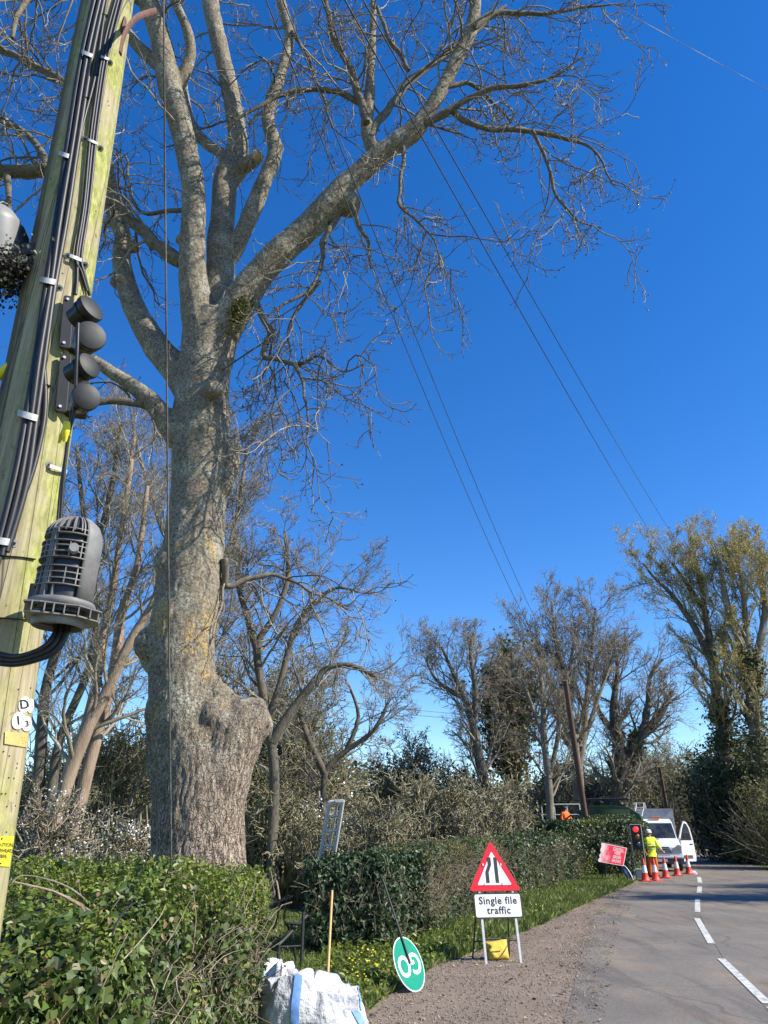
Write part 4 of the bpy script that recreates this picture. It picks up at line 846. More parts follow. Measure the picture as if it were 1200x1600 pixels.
# middle distance
T('bare_tree', 'slim bare tree with a crooked dark trunk leaning over the orchard',
  [[(765, 1320, 18), (762, 1250, 17), (748, 1180, 16), (740, 1140, 14), (728, 1095, 11), (705, 1080, 8), (680, 1060, 5), (665, 1030, 3)],
   [(742, 1130, 10), (742, 1070, 9), (735, 1020, 6), (740, 990, 4)], [(728, 1096, 8), (705, 1045, 6), (690, 1010, 4)]], 38,
  std_levels(3.0, 2.2, .05, .016, 6, 6, 4), 36, M['trunk_dark'], M['twig_grey'])
T('ivy_clad_tree', 'dense ivy clad tree standing left of the brown distant pole',
  [[(805, 1330, 22), (800, 1240, 20), (796, 1150, 16), (792, 1080, 12), (795, 1020, 7)], [(798, 1200, 10), (770, 1120, 8), (765, 1060, 5)], [(800, 1180, 10), (822, 1110, 8), (828, 1050, 5)]], 40,
  std_levels(2.8, 2.5, .07, .016, 6, 6, 4), 37, M['trunk_dark'], M['twig_brown'], ivy=(M['bush_dark'], 11000, .20, 12, .7))
T('bare_tree', 'tall multi stemmed bare tree behind the brown distant pole',
  [[(905, 1330, 18), (905, 1270, 17), (903, 1210, 17), (896, 1150, 13), (885, 1080, 9), (868, 1000, 6), (862, 940, 3)],
   [(903, 1210, 12), (912, 1150, 11), (918, 1080, 8), (925, 1010, 5), (930, 950, 3)],
   [(900, 1190, 10), (875, 1110, 9), (850, 1040, 6), (825, 985, 4)], [(912, 1160, 8), (935, 1090, 6), (960, 1020, 4)], [(896, 1150, 8), (890, 1060, 6), (900, 980, 4)]], 42,
  std_levels(3.6, 2.1, .08, .018, 6, 5, 3, 36), 38, M['trunk_grey'], M['twig_brown'])
T('oak_tree', 'broad oak with dark crooked limbs behind the white van',
  [[(985, 1330, 26), (972, 1260, 26), (975, 1220, 22), (985, 1180, 20), (1000, 1150, 15), (1030, 1120, 11), (1050, 1080, 6)],
   [(965, 1300, 22), (966, 1220, 20), (965, 1160, 17), (958, 1110, 12), (965, 1050, 7), (960, 1010, 4)],
   [(985, 1180, 12), (1010, 1120, 9), (1015, 1060, 6), (1035, 1030, 4)], [(965, 1150, 10), (935, 1110, 8), (925, 1060, 5), (940, 1010, 3)]], 44,
  std_levels(3.3, 2.2, .03, .018, 6, 5, 3, 48), 39, M['trunk_dark'], M['twig_brown'], grounded=2, ivy=(M['bush_dark'], 2600, .2, 7, .15))
T('bare_tree', 'thin straight bare sapling between the ivy clad tree and the brown pole',
  [[(862, 1330, 13), (858, 1230, 12), (850, 1150, 10), (848, 1080, 8), (838, 1030, 5)], [(857, 1220, 8), (872, 1150, 7), (875, 1080, 4)], [(852, 1160, 7), (830, 1100, 6), (815, 1060, 3)]], 36,
  std_levels(2.5, 2.0, .06, .015, 6, 5, 4), 40, M['trunk_grey'], M['twig_brown'])
wl = [dict(dens=1.7, f0=.34, f1=1, ang=40, length=4.3, K=10, wig=.12, trop=.10, rr=.30, rmin=.022, shrink=.5),
      LV(8, .2, 1, 36, -.5, 8, .14, .08, rr=.5, rmin=.015, shrink=.4), LV(8, .2, 1, 38, -.45, 6, .13, .06, rr=.6, rmin=.010, shrink=.3), LV(4, .2, 1, 32, -.55, 4, .15, .05, rr=.7, rmin=.008, shrink=.2, rend=.5)]
T('willow_tree', 'tall golden twigged willow leaning over the road bend from its dark ivy base',
  [[(1158, 1340, 25), (1150, 1250, 23), (1135, 1180, 20), (1122, 1100, 17), (1112, 1020, 14), (1102, 960, 9), (1094, 905, 6), (1085, 868, 4)],
   [(1115, 1040, 14), (1085, 980, 10), (1050, 930, 7), (1020, 900, 4), (1005, 880, 3)], [(1105, 960, 10), (1075, 915, 7), (1050, 880, 4)]], 48,
  wl, 41, M['trunk_dark'], M['twig_gold'], leaf=(M['yellow_leaf'], .10, .9), ivy=(M['conifer'], 5000, .2, 11, .3))
T('willow_tree', 'second taller golden willow cut off by the picture edge with upright limbs',
  [[(1200, 1340, 26), (1192, 1220, 23), (1180, 1130, 20), (1170, 1040, 16), (1165, 970, 10), (1160, 915, 7), (1152, 872, 4)],
   [(1168, 1030, 14), (1140, 960, 11), (1128, 900, 7), (1120, 860, 4)], [(1175, 1060, 14), (1195, 960, 10), (1190, 900, 7), (1185, 855, 4)]], 46,
  wl, 42, M['trunk_grey'], M['twig_gold'], leaf=(M['yellow_leaf'], .10, 1.0), ivy=(M['bush_dark'], 5000, .2, 12, .3))

def shrub(name, label, x, Y, wpx, ytop, seed, wmat, leaf=None, stems=12, cat='shrub', tmat=None, group=None, n2=7, n3=6, n4=4, up=.06, spread=1.0, extra=None):
    rg = random.Random(seed); c = P(x, 1303, Y); Wd = wpx*Y/ray(x, 1303).y/F; Ht = P(x, ytop, Y).z
    gs = []
    for i in range(stems):
        ox = rg.uniform(-.5, .5)*Wd*.8; oy = rg.uniform(-.4, .4)*Wd*.5; x0 = c.x+ox*.75; y0 = Y+oy*.7
        h = Ht*(.95-.5*abs(ox/Wd*2)**2)*rg.uniform(.6, .92); r_ = .012*Ht+.01
        gs.append(([(x0, y0, -.05), (x0+ox*.12*spread+rg.uniform(-.1, .1), y0+oy*.15, h*.35), (x0+ox*.3*spread+rg.uniform(-.2, .2), y0+oy*.4, h*.7), (x0+ox*.45*spread+rg.uniform(-.3, .3), y0+oy*.6, h)], [r_, r_*.8, r_*.55, r_*.3]))
    rm = .0052*Y**.35*1.15
    lv = [dict(dens=3.2 if Ht < 4 else 2.0, f0=.08, f1=1, ang=52, length=Ht*.36, K=8, wig=.16, trop=up, rr=.5, rmin=rm*1.4, shrink=.4), LV(n2, .15, 1, 48, -.5, 6, .18, up*.6, rr=.6, rmin=rm, shrink=.3), LV(n4, .15, 1, 45, -.6, 4, .2, up*.4, rr=.7, rmin=rm*.8, shrink=.2, rend=.5)]
    t, last = bare_tree(name, label, (c.x, Y, 0), gs, lv, seed, tmat or M['trunk_grey'], wmat, cat=cat, leaf=leaf, group=group)
    if extra:
        em, es, ecount, nm = extra; rr = np.random.default_rng(seed); Q = last[0]; N, K, _ = Q.shape
        cl = rr.integers(0, N, max(6, ecount//30)); ctr = Q[cl, -1]; ii = rr.integers(0, len(cl), ecount); pp = ctr[ii]+rr.normal(size=(ecount, 3))*np.array([.22, .14, .16])*(Y/18)
        leaf_obj(nm, rr, pp, np.zeros_like(pp), es, DIAM, em, t, jit=1)
    return t
shrub('blackthorn_bush', 'blackthorn with white blossom sprays behind the aluminium ladder', 520, 20, 150, 1240, 51, M['twig_olive'], (M['bush'], .045, 1.2), 12, extra=(M['blossom'], .06, 900, 'blossom'))
shrub('blackthorn_bush', 'white flowering blackthorn at the left foot of the ash trunk', 190, 13.0, 150, 1255, 52, M['twig_brown'], (M['bush_dark'], .05, 2.0), 12, extra=(M['blossom'], .035, 2200, 'blossom'))
shrub('blackthorn_bush', 'small blossoming blackthorn in front of the pink leaning stems', 75, 14.5, 70, 1215, 53, M['twig_brown'], (M['bush_dark'], .05, 1.2), 8, extra=(M['blossom'], .035, 800, 'blossom'))
shrub('orchard_shrub', 'olive green twiggy shrub immediately right of the ash trunk', 425, 19.5, 110, 1195, 54, M['twig_olive'], (M['bush'], .045, 2.2), 12)
shrub('orchard_tree', 'pale stemmed fruit tree above the square ivy hedge', 690, 22, 200, 1190, 55, M['twig_olive'], (M['bush'], .05, .8), 14, spread=1.6)
shrub('orchard_tree', 'dense olive twigged fruit tree right of the ladder', 590, 19, 130, 1205, 56, M['twig_olive'], (M['bush'], .045, 1.3), 12, spread=1.3)
shrub('orchard_tree', 'rounded grey olive fruit tree left of the triangular sign', 770, 26, 130, 1215, 57, M['twig_olive'], (M['bush'], .055, 1.0), 12, spread=1.3)
shrub('thicket_shrub', 'green tangled thicket behind the pink leaning stems', 150, 21, 210, 1080, 58, M['twig_olive'], (M['bush'], .06, 3.0), 18)
shrub('thicket_shrub', 'spring green tall thicket right behind the ash trunk', 400, 27, 260, 1010, 59, M['twig_olive'], (M['bush'], .075, 3.2), 22)
shrub('thicket_shrub', 'brown green thicket seen between near pole and leaning stems', 60, 24, 150, 1120, 60, M['twig_brown'], (M['bush'], .065, 2.6), 14)
shrub('thicket_shrub', 'dark spiky evergreen scrub under the crooked bare tree', 640, 42, 120, 1140, 61, M['twig_brown'], (M['bush_dark'], .13, 1.8), 12)
shrub('thicket_shrub', 'tangled dark scrub filling the gap below the crooked bare tree', 720, 38, 130, 1165, 62, M['twig_brown'], (M['bush_dark'], .12, 1.6), 12)
shrub('thicket_shrub', 'dark undergrowth beneath the tall multi stemmed tree', 900, 48, 170, 1190, 63, M['twig_brown'], (M['bush_dark'], .15, 1.8), 14)
shrub('birch_thicket', 'grove of thin pale birch stems beyond the white van', 1055, 66, 130, 1150, 64, M['twig_olive'], (M['bush'], .15, 1.1), 16, tmat=M['trunk_pink'], up=.12)
shrub('thicket_shrub', 'brown scrub thicket filling between oak and willow', 1030, 85, 200, 1165, 65, M['twig_brown'], (M['bush_dark'], .22, 1.6), 16)
shrub('thicket_shrub', 'dull green mound of scrub on the outside of the road bend', 1110, 100, 190, 1185, 66, M['twig_brown'], (M['bush_dark'], .26, 2.0), 16)
shrub('golden_shrub', 'yellow leafed young tree behind the brown pole top', 925, 52, 90, 1165, 67, M['twig_olive'], (M['spring_leaf'], .13, .6), 10)

def mass(name, label, x0, x1, Y, z1, seed, mat, n, size, depth=4, lump=1.5, cat='evergreen', kind=None, x_world=None, ztop=None):
    rr = np.random.default_rng(seed)
    A = P(x0, 1303, Y).x; B = P(x1, 1303, Y).x
    if x_world: A, B = x_world
    q = np.stack([A+(B-A)*rr.random(n), Y+rr.random(n)*depth, rr.random(n)**.8], 1)
    hh = np.array([z1*(.75+.45*noise.noise(Vector((a/lump/2, seed, 0)))+.2*noise.noise(Vector((a/lump*1.7, seed+5, 0)))) for a in q[:, 0]])
    ed = np.clip((q[:, 0]-min(A, B))/2.0, 0, 1)*np.clip((max(A, B)-q[:, 0])/2.0, 0, 1)
    q[:, 2] *= hh*(.55+.45*np.sqrt(ed)); q[:, 1] -= np.array([noise.noise(Vector((a*.6, c*.6, seed))) for a, c in zip(q[:, 0], q[:, 2])])*1.5
    t = thing(name, label, cat, ((A+B)/2, Y, 0))
    leaf_obj('foliage', rr, q, np.tile([0, -.6, .4], (n, 1)), size, DIAM, mat, t, jit=.8)
    k = 160; st = np.stack([A+(B-A)*rr.random(k), Y+.3+rr.random(k)*depth*.7, np.zeros(k)], 1); d = np.tile([0, 0, 1.], (k, 1))+rr.normal(size=(k, 3))*.2; K = 7; Q = np.empty((k, K, 3)); Q[:, 0] = st
    ln = z1*(.5+.45*rr.random(k))/(K-1)
    for j in range(1, K):
        d = d+rr.normal(size=(k, 3))*.12; d /= np.linalg.norm(d, axis=1, keepdims=True); Q[:, j] = Q[:, j-1]+d*ln[:, None]
    V, Fc = tubes_np([(Q, (.05*np.linspace(1, .3, K))[None].repeat(k, 0))], 4); mesh_np('stems', V, Fc, np.full(len(Fc), 4), M['twig_brown'], t, True)
    if kind: t['kind'] = kind
    return t
# roadside growth on the right of the bend
def right_bank():
    rr = np.random.default_rng(77)
    specs = [('holly_bush', 'big dark evergreen overhanging the right side of the road bend', P(1153, 1303, 50), 3.0, 7.0, M['conifer'], 15000, .20, 'evergreen'),
             ('holly_bush', 'darkest tall evergreen behind the willow trunk', P(1178, 1303, 56), 3.6, 9.5, M['conifer'], 14000, .24, 'evergreen'),
             ('roadside_bush', 'olive green bush at the extreme right verge', P(1240, 1303, 40), 2.4, 4.6, M['bush'], 13000, .13, 'bush'),
             ('roadside_bush', 'low bright green bush on the inner corner of the bend', P(1172, 1303, 47), 1.5, 1.6, M['privet'], 4500, .11, 'bush'),
             ('roadside_bush', 'tan brown bush above the olive bush at the right verge', P(1248, 1303, 46), 2.8, 7.5, M['thorn'], 13000, .16, 'bush')]
    for nm, lab, c, rad, h, mt, n, sz, cat in specs:
        t = thing(nm, lab, cat, (c.x, c.y, 0)); q = rr.normal(size=(n, 3)); q /= np.linalg.norm(q, axis=1, keepdims=True); k = rr.random(n)**.35
        lum = np.array([1+.35*noise.noise(Vector(v_)*2.1+Vector((c.x, 0, 0)))+.18*noise.noise(Vector(v_)*5+Vector((c.x, 0, 0))) for v_ in q]); p = q*(k*lum)[:, None]
        pts = np.stack([c.x+p[:, 0]*rad, c.y+p[:, 1]*rad, h*.48+p[:, 2]*h*.52], 1); pts[:, 2] = np.abs(pts[:, 2])
        leaf_obj('foliage', rr, pts, q, sz, DIAM, mt, t, jit=.8)
        m_ = 220; d = rr.normal(size=(m_, 3)); d[:, 2] = np.abs(d[:, 2])+.5; d /= np.linalg.norm(d, axis=1, keepdims=True); K = 8; Q = np.empty((m_, K, 3)); Q[:, 0] = np.array([c.x, c.y, .1])+rr.normal(size=(m_, 3))*np.array([rad*.35, rad*.3, 0])
        ln = np.minimum(h, 6)*(.7+.5*rr.random(m_))/(K-1)
        for j in range(1, K):
            d = d+rr.normal(size=(m_, 3))*.12; d /= np.linalg.norm(d, axis=1, keepdims=True); Q[:, j] = Q[:, j-1]+d*ln[:, None]*.8
        V, Fc = tubes_np([(Q, (.014*np.linspace(1, .4, K))[None].repeat(m_, 0))], 4); mesh_np('stems', V, Fc, np.full(len(Fc), 4), M['twig_brown'] if cat == 'bush' else M['twig_grey'], t, True)
right_bank()
mass('evergreen_scrub', 'dark low evergreen scrub behind the green lorry', 835, 1010, 50, 5.0, 71, M['conifer'], 12000, .22)
mass('evergreen_scrub', 'shadowy evergreens beneath the birches past the van', 990, 1100, 74, 6.0, 72, M['conifer'], 12000, .28)
mass('bramble_bank', 'brown bramble bank with green foot beyond the road bend', 1030, 1165, 98, 5.0, 73, M['bush_dark'], 14000, .3, cat='brambles')
mass('dark_undergrowth', 'dark undergrowth at the foot of the leaning stems', 10, 240, 18, 2.4, 74, M['bush_dark'], 14000, .085, cat='undergrowth')
mass('dark_undergrowth', 'olive undergrowth right of the ash behind the gate gap', 380, 560, 25, 2.6, 75, M['bush'], 12000, .10, cat='undergrowth')
mass('dark_undergrowth', 'dark undergrowth beneath the orchard fruit trees', 540, 860, 31, 2.9, 76, M['bush_dark'], 20000, .12, cat='undergrowth')
w1 = mass('far_woods', 'distant bare and olive woodland closing the view', -900, 1700, 125, 11.5, 78, M['bush_dark'], 60000, .62, depth=14, lump=6, cat='woodland', kind='stuff')
w2 = mass('far_woods', 'middle distance brown woodland behind the garden', -500, 640, 42, 7.0, 79, M['bush'], 42000, .22, depth=6, lump=3, cat='woodland', kind='stuff')
scatter_blades('far_bank_grass', 'strip of pale green grass on the far side of the road bend', [G(1040, 1321), G(1150, 1321.5), G(1165, 1316), G(1030, 1316)], 9000, .5, M['grass'], 80, width=.3)
scatter_blades('dry_grass', 'tawny dry grass clump behind the gate gap', [P(425, 1310, 19.5), P(475, 1310, 19.5), P(475, 1310, 22.5), P(425, 1310, 22.5)], 5000, .8, M['straw'], 81, width=.04)

# trees to the right of the road, outside the picture, that throw the bands of shade over it
for i, (bx, by, hgt, sd) in enumerate(((19.0, 20.2, 9.5, 91), (23.0, 24.5, 9, 92), (38, 45.0, 11, 93), (42, 53, 12, 95))):
    lab = ('bare roadside oak beyond the frame shading the road before the cones', 'second bare roadside oak beyond the frame beside the first', 'ivy hung roadside oak beyond the frame shading the bend', 'tallest ivy hung roadside oak beyond the frame past the bend')[i]
    g0 = ([(bx, by, -.1), (bx+.1, by, hgt*.3), (bx-.2, by+.1, hgt*.6), (bx+.1, by, hgt)], [.38, .3, .2, .05])
    g1 = ([(bx, by, hgt*.3), (bx-1.5, by-.3, hgt*.55), (bx-3, by-.2, hgt*.75)], [.18, .12, .04]); g2 = ([(bx, by, hgt*.35), (bx+1.5, by+.4, hgt*.6), (bx+2.6, by+.8, hgt*.9)], [.17, .12, .04])
    bare_tree('roadside_oak', lab, (bx, by, 0), [g0, g1, g2], std_levels(3.2, 2.2, .04, .02, 6, 5, 3), sd, M['trunk_dark'], M['twig_brown'], ivy=(M['conifer'], 11000 if i < 2 else 18000, .24, 7.5 if i < 2 else 11, .55 if i < 2 else 1.6))
def side_hedge(lab, x0, y0, x1, y1, h, seed):
    hedge('roadside_hedge', lab, [(x1, y1), (x0, y0)], [h, h], 1.6, 60, .16, DIAM, M['bush_dark'], seed, rough=.2, bulge=.3, jit=.9)
side_hedge('overgrown field hedge along the right verge past the picture edge', 17.0, 25.0, 23.0, 36.5, 3.1, 94)

# ------------------------------------------------------------------ near pole
AX0 = Vector((-1.30, 2.6, 0)); AXS = -.037
def prad(z): return .163-.0058*z
def paxis(z): return Vector((AX0.x+AXS*z, AX0.y, z))
def PP(px, py, off=0.0):
    """point on (or off metres proud of) the near pole's surface seen at a photo position"""
    o_ = Vector((0, 0, EYE)); d = ray(px, py); best = None
    def fdist(t):
        p = o_+d*t; a = paxis(p.z); return math.hypot(p.x-a.x, p.y-a.y)-(prad(p.z)+off)
    lo = 0.5; n_ = 220; prev = fdist(lo); mt, mv = lo, prev
    for i in range(1, n_):
        t = .5+i*.03; v_ = fdist(t)
        if v_ < mv: mt, mv = t, v_
        if prev > 0 and v_ <= 0:
            a, b_ = t-.03, t
            for _ in range(24):
                m_ = (a+b_)/2
                if fdist(m_) > 0: a = m_
                else: b_ = m_
            return o_+d*a
        prev = v_
    p = o_+d*mt; a = paxis(p.z); q = Vector((p.x-a.x, p.y-a.y, 0)).normalized(); return a+q*(prad(p.z)+off)
pole = thing('utility_pole', 'nearest weathered wooden pole greened with algae and strapped with black cables', 'pole', (AX0.x, AX0.y, 0))
mb = MB(); zs = [-.2+.3*i for i in range(32)]
for k in range(len(zs)-1): pass
vs = []; n_ = 40
for z in zs:
    a = paxis(z)
    for j in range(n_):
        g = math.tau*j/n_; rr = prad(z)*(1+.012*noise.noise(Vector((math.cos(g)*2, math.sin(g)*2, z*.4)))); vs.append((a.x+rr*math.cos(g), a.y+rr*math.sin(g), z))
K = len(zs); mb.add(vs, [(i*n_+j, i*n_+(j+1) % n_, (i+1)*n_+(j+1) % n_, (i+1)*n_+j) for i in range(K-1) for j in range(n_)]+[tuple((K-1)*n_+j for j in range(n_))])
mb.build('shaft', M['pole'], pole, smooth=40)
def disc_on_pole(name, cx, cy, rx, ry, off, mat, label=None, txt=None, tsize=1.0):
    mb = MB(); n = 22; vs = [PP(cx, cy, off)]+[PP(cx+rx*math.cos(math.tau*k/n)+ry*.12*math.sin(-math.tau*k/n), cy+ry*math.sin(math.tau*k/n), off) for k in range(n)]
    ax = (vs[0]-paxis(vs[0].z)); ax.z = 0; ax.normalize(); bk = [v_-ax*(off*.8) for v_ in vs[1:]]
    mb.add(vs+bk, [(0, 1+(k+1) % n, 1+k) for k in range(n)]+[(1+k, 1+(k+1) % n, 1+n+(k+1) % n, 1+n+k) for k in range(n)])
    o_ = mb.build(name, mat, pole, smooth=40)
    if label: o_['label'] = label
    mk = MB()
    if txt:
        V, Fc = text_mesh(txt, 1.0, offset=.012)
        mk.add([PP(cx+a*tsize-b_*tsize*.10, cy-b_*tsize, off+.002) for a, b_, _ in V], Fc)
    for s_ in (-1, 1): mk.tube([PP(cx+s_*rx*.66, cy, off), PP(cx+s_*rx*.66, cy, off+.003)], .0014, 6)
    mk.build('marking', M['ink'], o_)
disc_on_pole('number_disc', 38.5, 1101, 9, 12.5, .004, M['enamel'], 'round white disc lettered D', 'D', 20)
disc_on_pole('number_disc', 29, 1126, 10, 13.5, .004, M['enamel'], 'round white disc with a single upright stroke', 'I', 20)
disc_on_pole('number_disc', 48.5, 1103, 4.5, 11, .004, M['enamel'], 'white disc turned round the pole edge beside the D')
disc_on_pole('number_disc', 42.5, 1131, 7.5, 11.5, .004, M['enamel'], 'smaller white disc beside the upright stroke', '3', 13)
def patch_on_pole(name, quad, off, mat, nx=10, ny=8, label=None):
    mb = MB(); (a, b_, c, d) = quad; vs = []
    for layer in (off, .0015):
        for j in range(ny+1):
            v_ = j/ny
            for i in range(nx+1):
                u = i/nx; x = (a[0]*(1-u)+b_[0]*u)*(1-v_)+(d[0]*(1-u)+c[0]*u)*v_; y = (a[1]*(1-u)+b_[1]*u)*(1-v_)+(d[1]*(1-u)+c[1]*u)*v_
                vs.append(PP(x, y, layer))
    W = nx+1; L0 = W*(ny+1); fs = [(j*W+i, j*W+i+1, (j+1)*W+i+1, (j+1)*W+i) for j in range(ny) for i in range(nx)]
    fs += [(i, i+1, L0+i+1, L0+i) for i in range(nx)]+[(ny*W+i, L0+ny*W+i, L0+ny*W+i+1, ny*W+i+1) for i in range(nx)]
    fs += [(j*W, L0+j*W, L0+(j+1)*W, (j+1)*W) for j in range(ny)]+[(j*W+nx, (j+1)*W+nx, L0+(j+1)*W+nx, L0+j*W+nx) for j in range(ny)]
    mb.add(vs, fs); o_ = mb.build(name, mat, pole, smooth=40)
    if label: o_['label'] = label
    return o_
tp_ = patch_on_pole('inspection_plate', [(8, 1143), (45, 1146), (42, 1168), (7, 1162)], .004, M['tan'], label='small tan stamped plate nailed below the white discs')
mk = MB()
for (x, y) in ((11, 1152), (35, 1157), (39, 1157), (36, 1161), (40, 1160), (34, 1153), (38, 1153)): mk.tube([PP(x, y, .003), PP(x, y, .0055)], .0012, 5)
mk.build('marking', M['ink'], tp_)
cs = patch_on_pole('caution_sign', [(-26, 1306), (22, 1307), (15, 1354), (-32, 1352)], .004, M['yellow'], label='bright yellow sheet reading CAUTION OVERHEAD FIBRE')
mk = MB()
for tx, yy, xc in (('CAUTION', 1320, 6.5), ('OVERHEAD', 1329, 4.5), ('FIBRE', 1338, 4)):
    V, Fc = text_mesh(tx, 1.0, offset=.015)
    mk.add([PP(xc+a*6.2-b_*1.0, yy-b_*8.5+a*.2, .0062) for a, b_, _ in V], Fc)
for x, y in ((3, 1310.5), (1, 1349)): mk.tube([PP(x, y, .004), PP(x, y, .007)], .003, 8)
mk.build('lettering', M['ink'], cs)
# nail and staple marks, old knots
mk = MB()
for (x, y) in ((6, 1174), (15, 1181), (26, 1200), (14, 1215), (22, 1216), (3, 1240), (9, 1240), (26, 1239), (11, 1260), (24, 1259), (10, 1300), (40, 1186), (27, 1193), (169, 158), (170, 165), (98, 427), (48, 1075), (29, 1077), (150, 330)):
    p = PP(x, y, 0); mk.tube([PP(x, y, -.004), PP(x, y, .002)], .0025, 6)
mk.build('nail', M['darksteel'], pole)
# step iron
a = PP(193, 60, .01); mk = MB()
pts = [D(188, 84, 3.62), D(192, 62, 3.66), D(199, 45, 3.75), (D(213, 28, 3.85)), D(232, 20, 3.98), D(244, 17, 4.06)]
pp = catmull([tuple(p) for p in pts], 5); mk.tube(pp, .016, 8, flat=.35)
mk.tube([PP(196, 30, .0), PP(192, 50, .012)], .018, 8, flat=.3)
o = mk.build('step_iron', M['rust'], pole, smooth=50); o['label'] = 'rusty curved foot hook near the top'
# cables
def cable(label, px, off, r_, mat=None, name='cable', grp='black cables clipped down the near pole', pts=None):
    q = pts or [tuple(PP(x, y, o_)) for (x, y), o_ in zip(px, off if isinstance(off, (list, tuple)) else [off]*len(px))]
    mb = MB(); pp = catmull(q, 6); mb.tube(pp, r_, 10); o_ = mb.build(name, mat or M['cable'], None, smooth=60); tag(o_, label, 'cable', grp); return o_
cable('leftmost thick black cable in the main bundle on the near pole', [(152, -20), (127, 90), (106, 220), (90, 330), (73, 440), (58, 545), (40, 655), (22, 750), (-6, 862)], .016, .0125)
cable('middle thick black cable of the main bundle on the near pole', [(160, -20), (135, 90), (113, 225), (94, 340), (80, 440), (61, 560), (48, 655), (30, 760), (2, 868)], [.018, .018, .020, .030, .018, .034, .020, .02, .018], .0115)
cable('right hand thick black cable of the main bundle on the near pole', [(166, -20), (143, 90), (119, 240), (104, 340), (86, 440), (73, 530), (56, 655), (40, 760), (10, 862)], .014, .0125)
cable('thinner loose black cable peeling away from the main bundle', [(170, -20), (160, 40), (148, 120), (128, 200), (110, 300), (98, 380)], .014, .008)
cable('outer black cable emerging below the middle clip of the main bundle', [(66, 560), (70, 600), (69, 650), (60, 700), (46, 750), (22, 810), (-8, 890)], .014, .0105)
cable('first thin black cable of the right hand run on the near pole', [(190, -20), (172, 50), (162, 95), (152, 160), (144, 222), (134, 320), (122, 400), (120, 440), (118, 460)], .012, .0075)
cable('second thin black cable of the right hand run on the near pole', [(196, -20), (178, 50), (167, 95), (157, 160), (149, 222), (139, 320), (127, 400), (132, 430), (140, 462)], .012, .0075)
cable('third thin black cable sagging outside the right hand run', [(186, -20), (168, 45), (158, 95), (148, 160), (140, 222), (131, 320), (119, 400), (127, 425), (136, 455)], [.014, .014, .014, .018, .018, .02, .02, .014, .014], .0065)
cable('slim black cable passing in front of the round caps down to the grey closure', None, 0, .006, pts=[tuple(D(122, 505, 2.62)), tuple(D(120, 560, 2.58)), tuple(D(116, 640, 2.56)), tuple(D(107, 680, 2.56)), tuple(D(99, 750, 2.53)), tuple(D(94, 822, 2.49))])
cable('slim grey black cable behind the yellow sleeve', None, 0, .005, pts=[tuple(D(112, 640, 2.60)), tuple(D(104, 700, 2.59)), tuple(D(95, 760, 2.57)), tuple(D(90, 815, 2.53))])
for i, lab in enumerate(('upper black lead looping from the closure base to the pole back', 'middle black lead looping from the closure base to the pole back', 'lowest black lead looping widest below the closure')):
    cable(lab, None, 0, .009, grp='black leads looping under the grey closure', pts=[tuple(D(88+9*i, 968, 2.33)), tuple(D(86+9*i, 990, 2.30)), tuple(D(70+8*i, 1010+4*i, 2.27)), tuple(D(45+4*i, 1022+5*i, 2.27)), tuple(D(20, 1026+6*i, 2.29)), tuple(D(-15, 1018+8*i, 2.32))])
def clip(x0, y0, x1, y1, w_, off, screw, lab):
    """metal saddle strap across a cable run"""
    mb = MB(); n = 9; A = []; 
    for i in range(n+1):
        u = i/n; e = math.sin(math.pi*min(1, max(0, u)))**.35 if 0 < u < 1 else 0
        p = PP(x0+(x1-x0)*u, y0+(y1-y0)*u, .003+off*e); A.append(p)
    vs = []
    for p in A:
        for dz in (-w_/2, w_/2):
            vs.append(p+Vector((0, 0, dz)))
    c0 = [v_ for v_ in vs]; ax = [Vector((v_.x-paxis(v_.z).x, v_.y-paxis(v_.z).y, 0)).normalized()*.0025 for v_ in vs]; m_ = len(vs)
    allv = c0+[v_+a_ for v_, a_ in zip(vs, ax)]
    fs = [(2*i, 2*i+1, 2*i+3, 2*i+2) for i in range(n)]+[(m_+2*i, m_+2*i+2, m_+2*i+3, m_+2*i+1) for i in range(n)]+[(2*i, 2*i+2, m_+2*i+2, m_+2*i) for i in range(n)]+[(2*i+1, m_+2*i+1, m_+2*i+3, 2*i+3) for i in range(n)]
    mb.add(allv, fs)
    for sx, sy in screw:
        mb.tube([PP(sx, sy, .0), PP(sx, sy, .007)], .014, 14); mb.cur = 1; mb.tube([PP(sx, sy, .007), PP(sx, sy, .011)], .006, 8); mb.cur = 0
    o_ = mb.build('cable_clip', [M['clip'], M['darksteel']], pole, smooth=40); return o_
clip(124, 79, 147, 89, .026, .030, [], ''); clip(156, 88, 171, 93, .018, .022, [(172, 98)], ''); clip(92, 239, 112, 246, .026, .032, [], ''); clip(135, 217, 153, 225, .016, .022, [(133, 217), (157, 232)], '')
clip(62, 436, 90, 442, .028, .034, [(93, 450)], ''); clip(106, 398, 130, 408, .018, .022, [(106, 400), (133, 414)], ''); clip(28, 645, 62, 655, .028, .034, [(58, 661)], ''); clip(74, 727, 104, 737, .016, .014, [(77, 727)], ''); clip(-14, 843, 18, 848, .026, .034, [(22, 849)], '')
for (x, y, w_, off) in ((160, 22, 10, .012), (136, 152, 9, .016), (71, 601, 9, .014)):
    mk = MB(); mk.tube([PP(x-w_*.6, y, .002), PP(x-w_*.3, y, off+.009), PP(x+w_*.3, y+1, off+.009), PP(x+w_*.6, y+2, .002)], .005, 8); mk.tube([PP(x+w_*.7, y+2, .001), PP(x+w_*.7, y+2, .012)], .005, 8); mk.build('cable_clip', M['black'], pole, smooth=50)
# straps for the closure
for y0, y1 in ((868, 874), (965, 968)):
    mk = MB(); pts = [PP(-10, y0, .004), PP(10, y0+1, .004), PP(35, y0+3, .004), PP(55, y1, .006)]; mk.tube(catmull([tuple(p) for p in pts], 4), .006, 8, flat=.4); mk.build('steel_band', M['black'], pole, smooth=50)

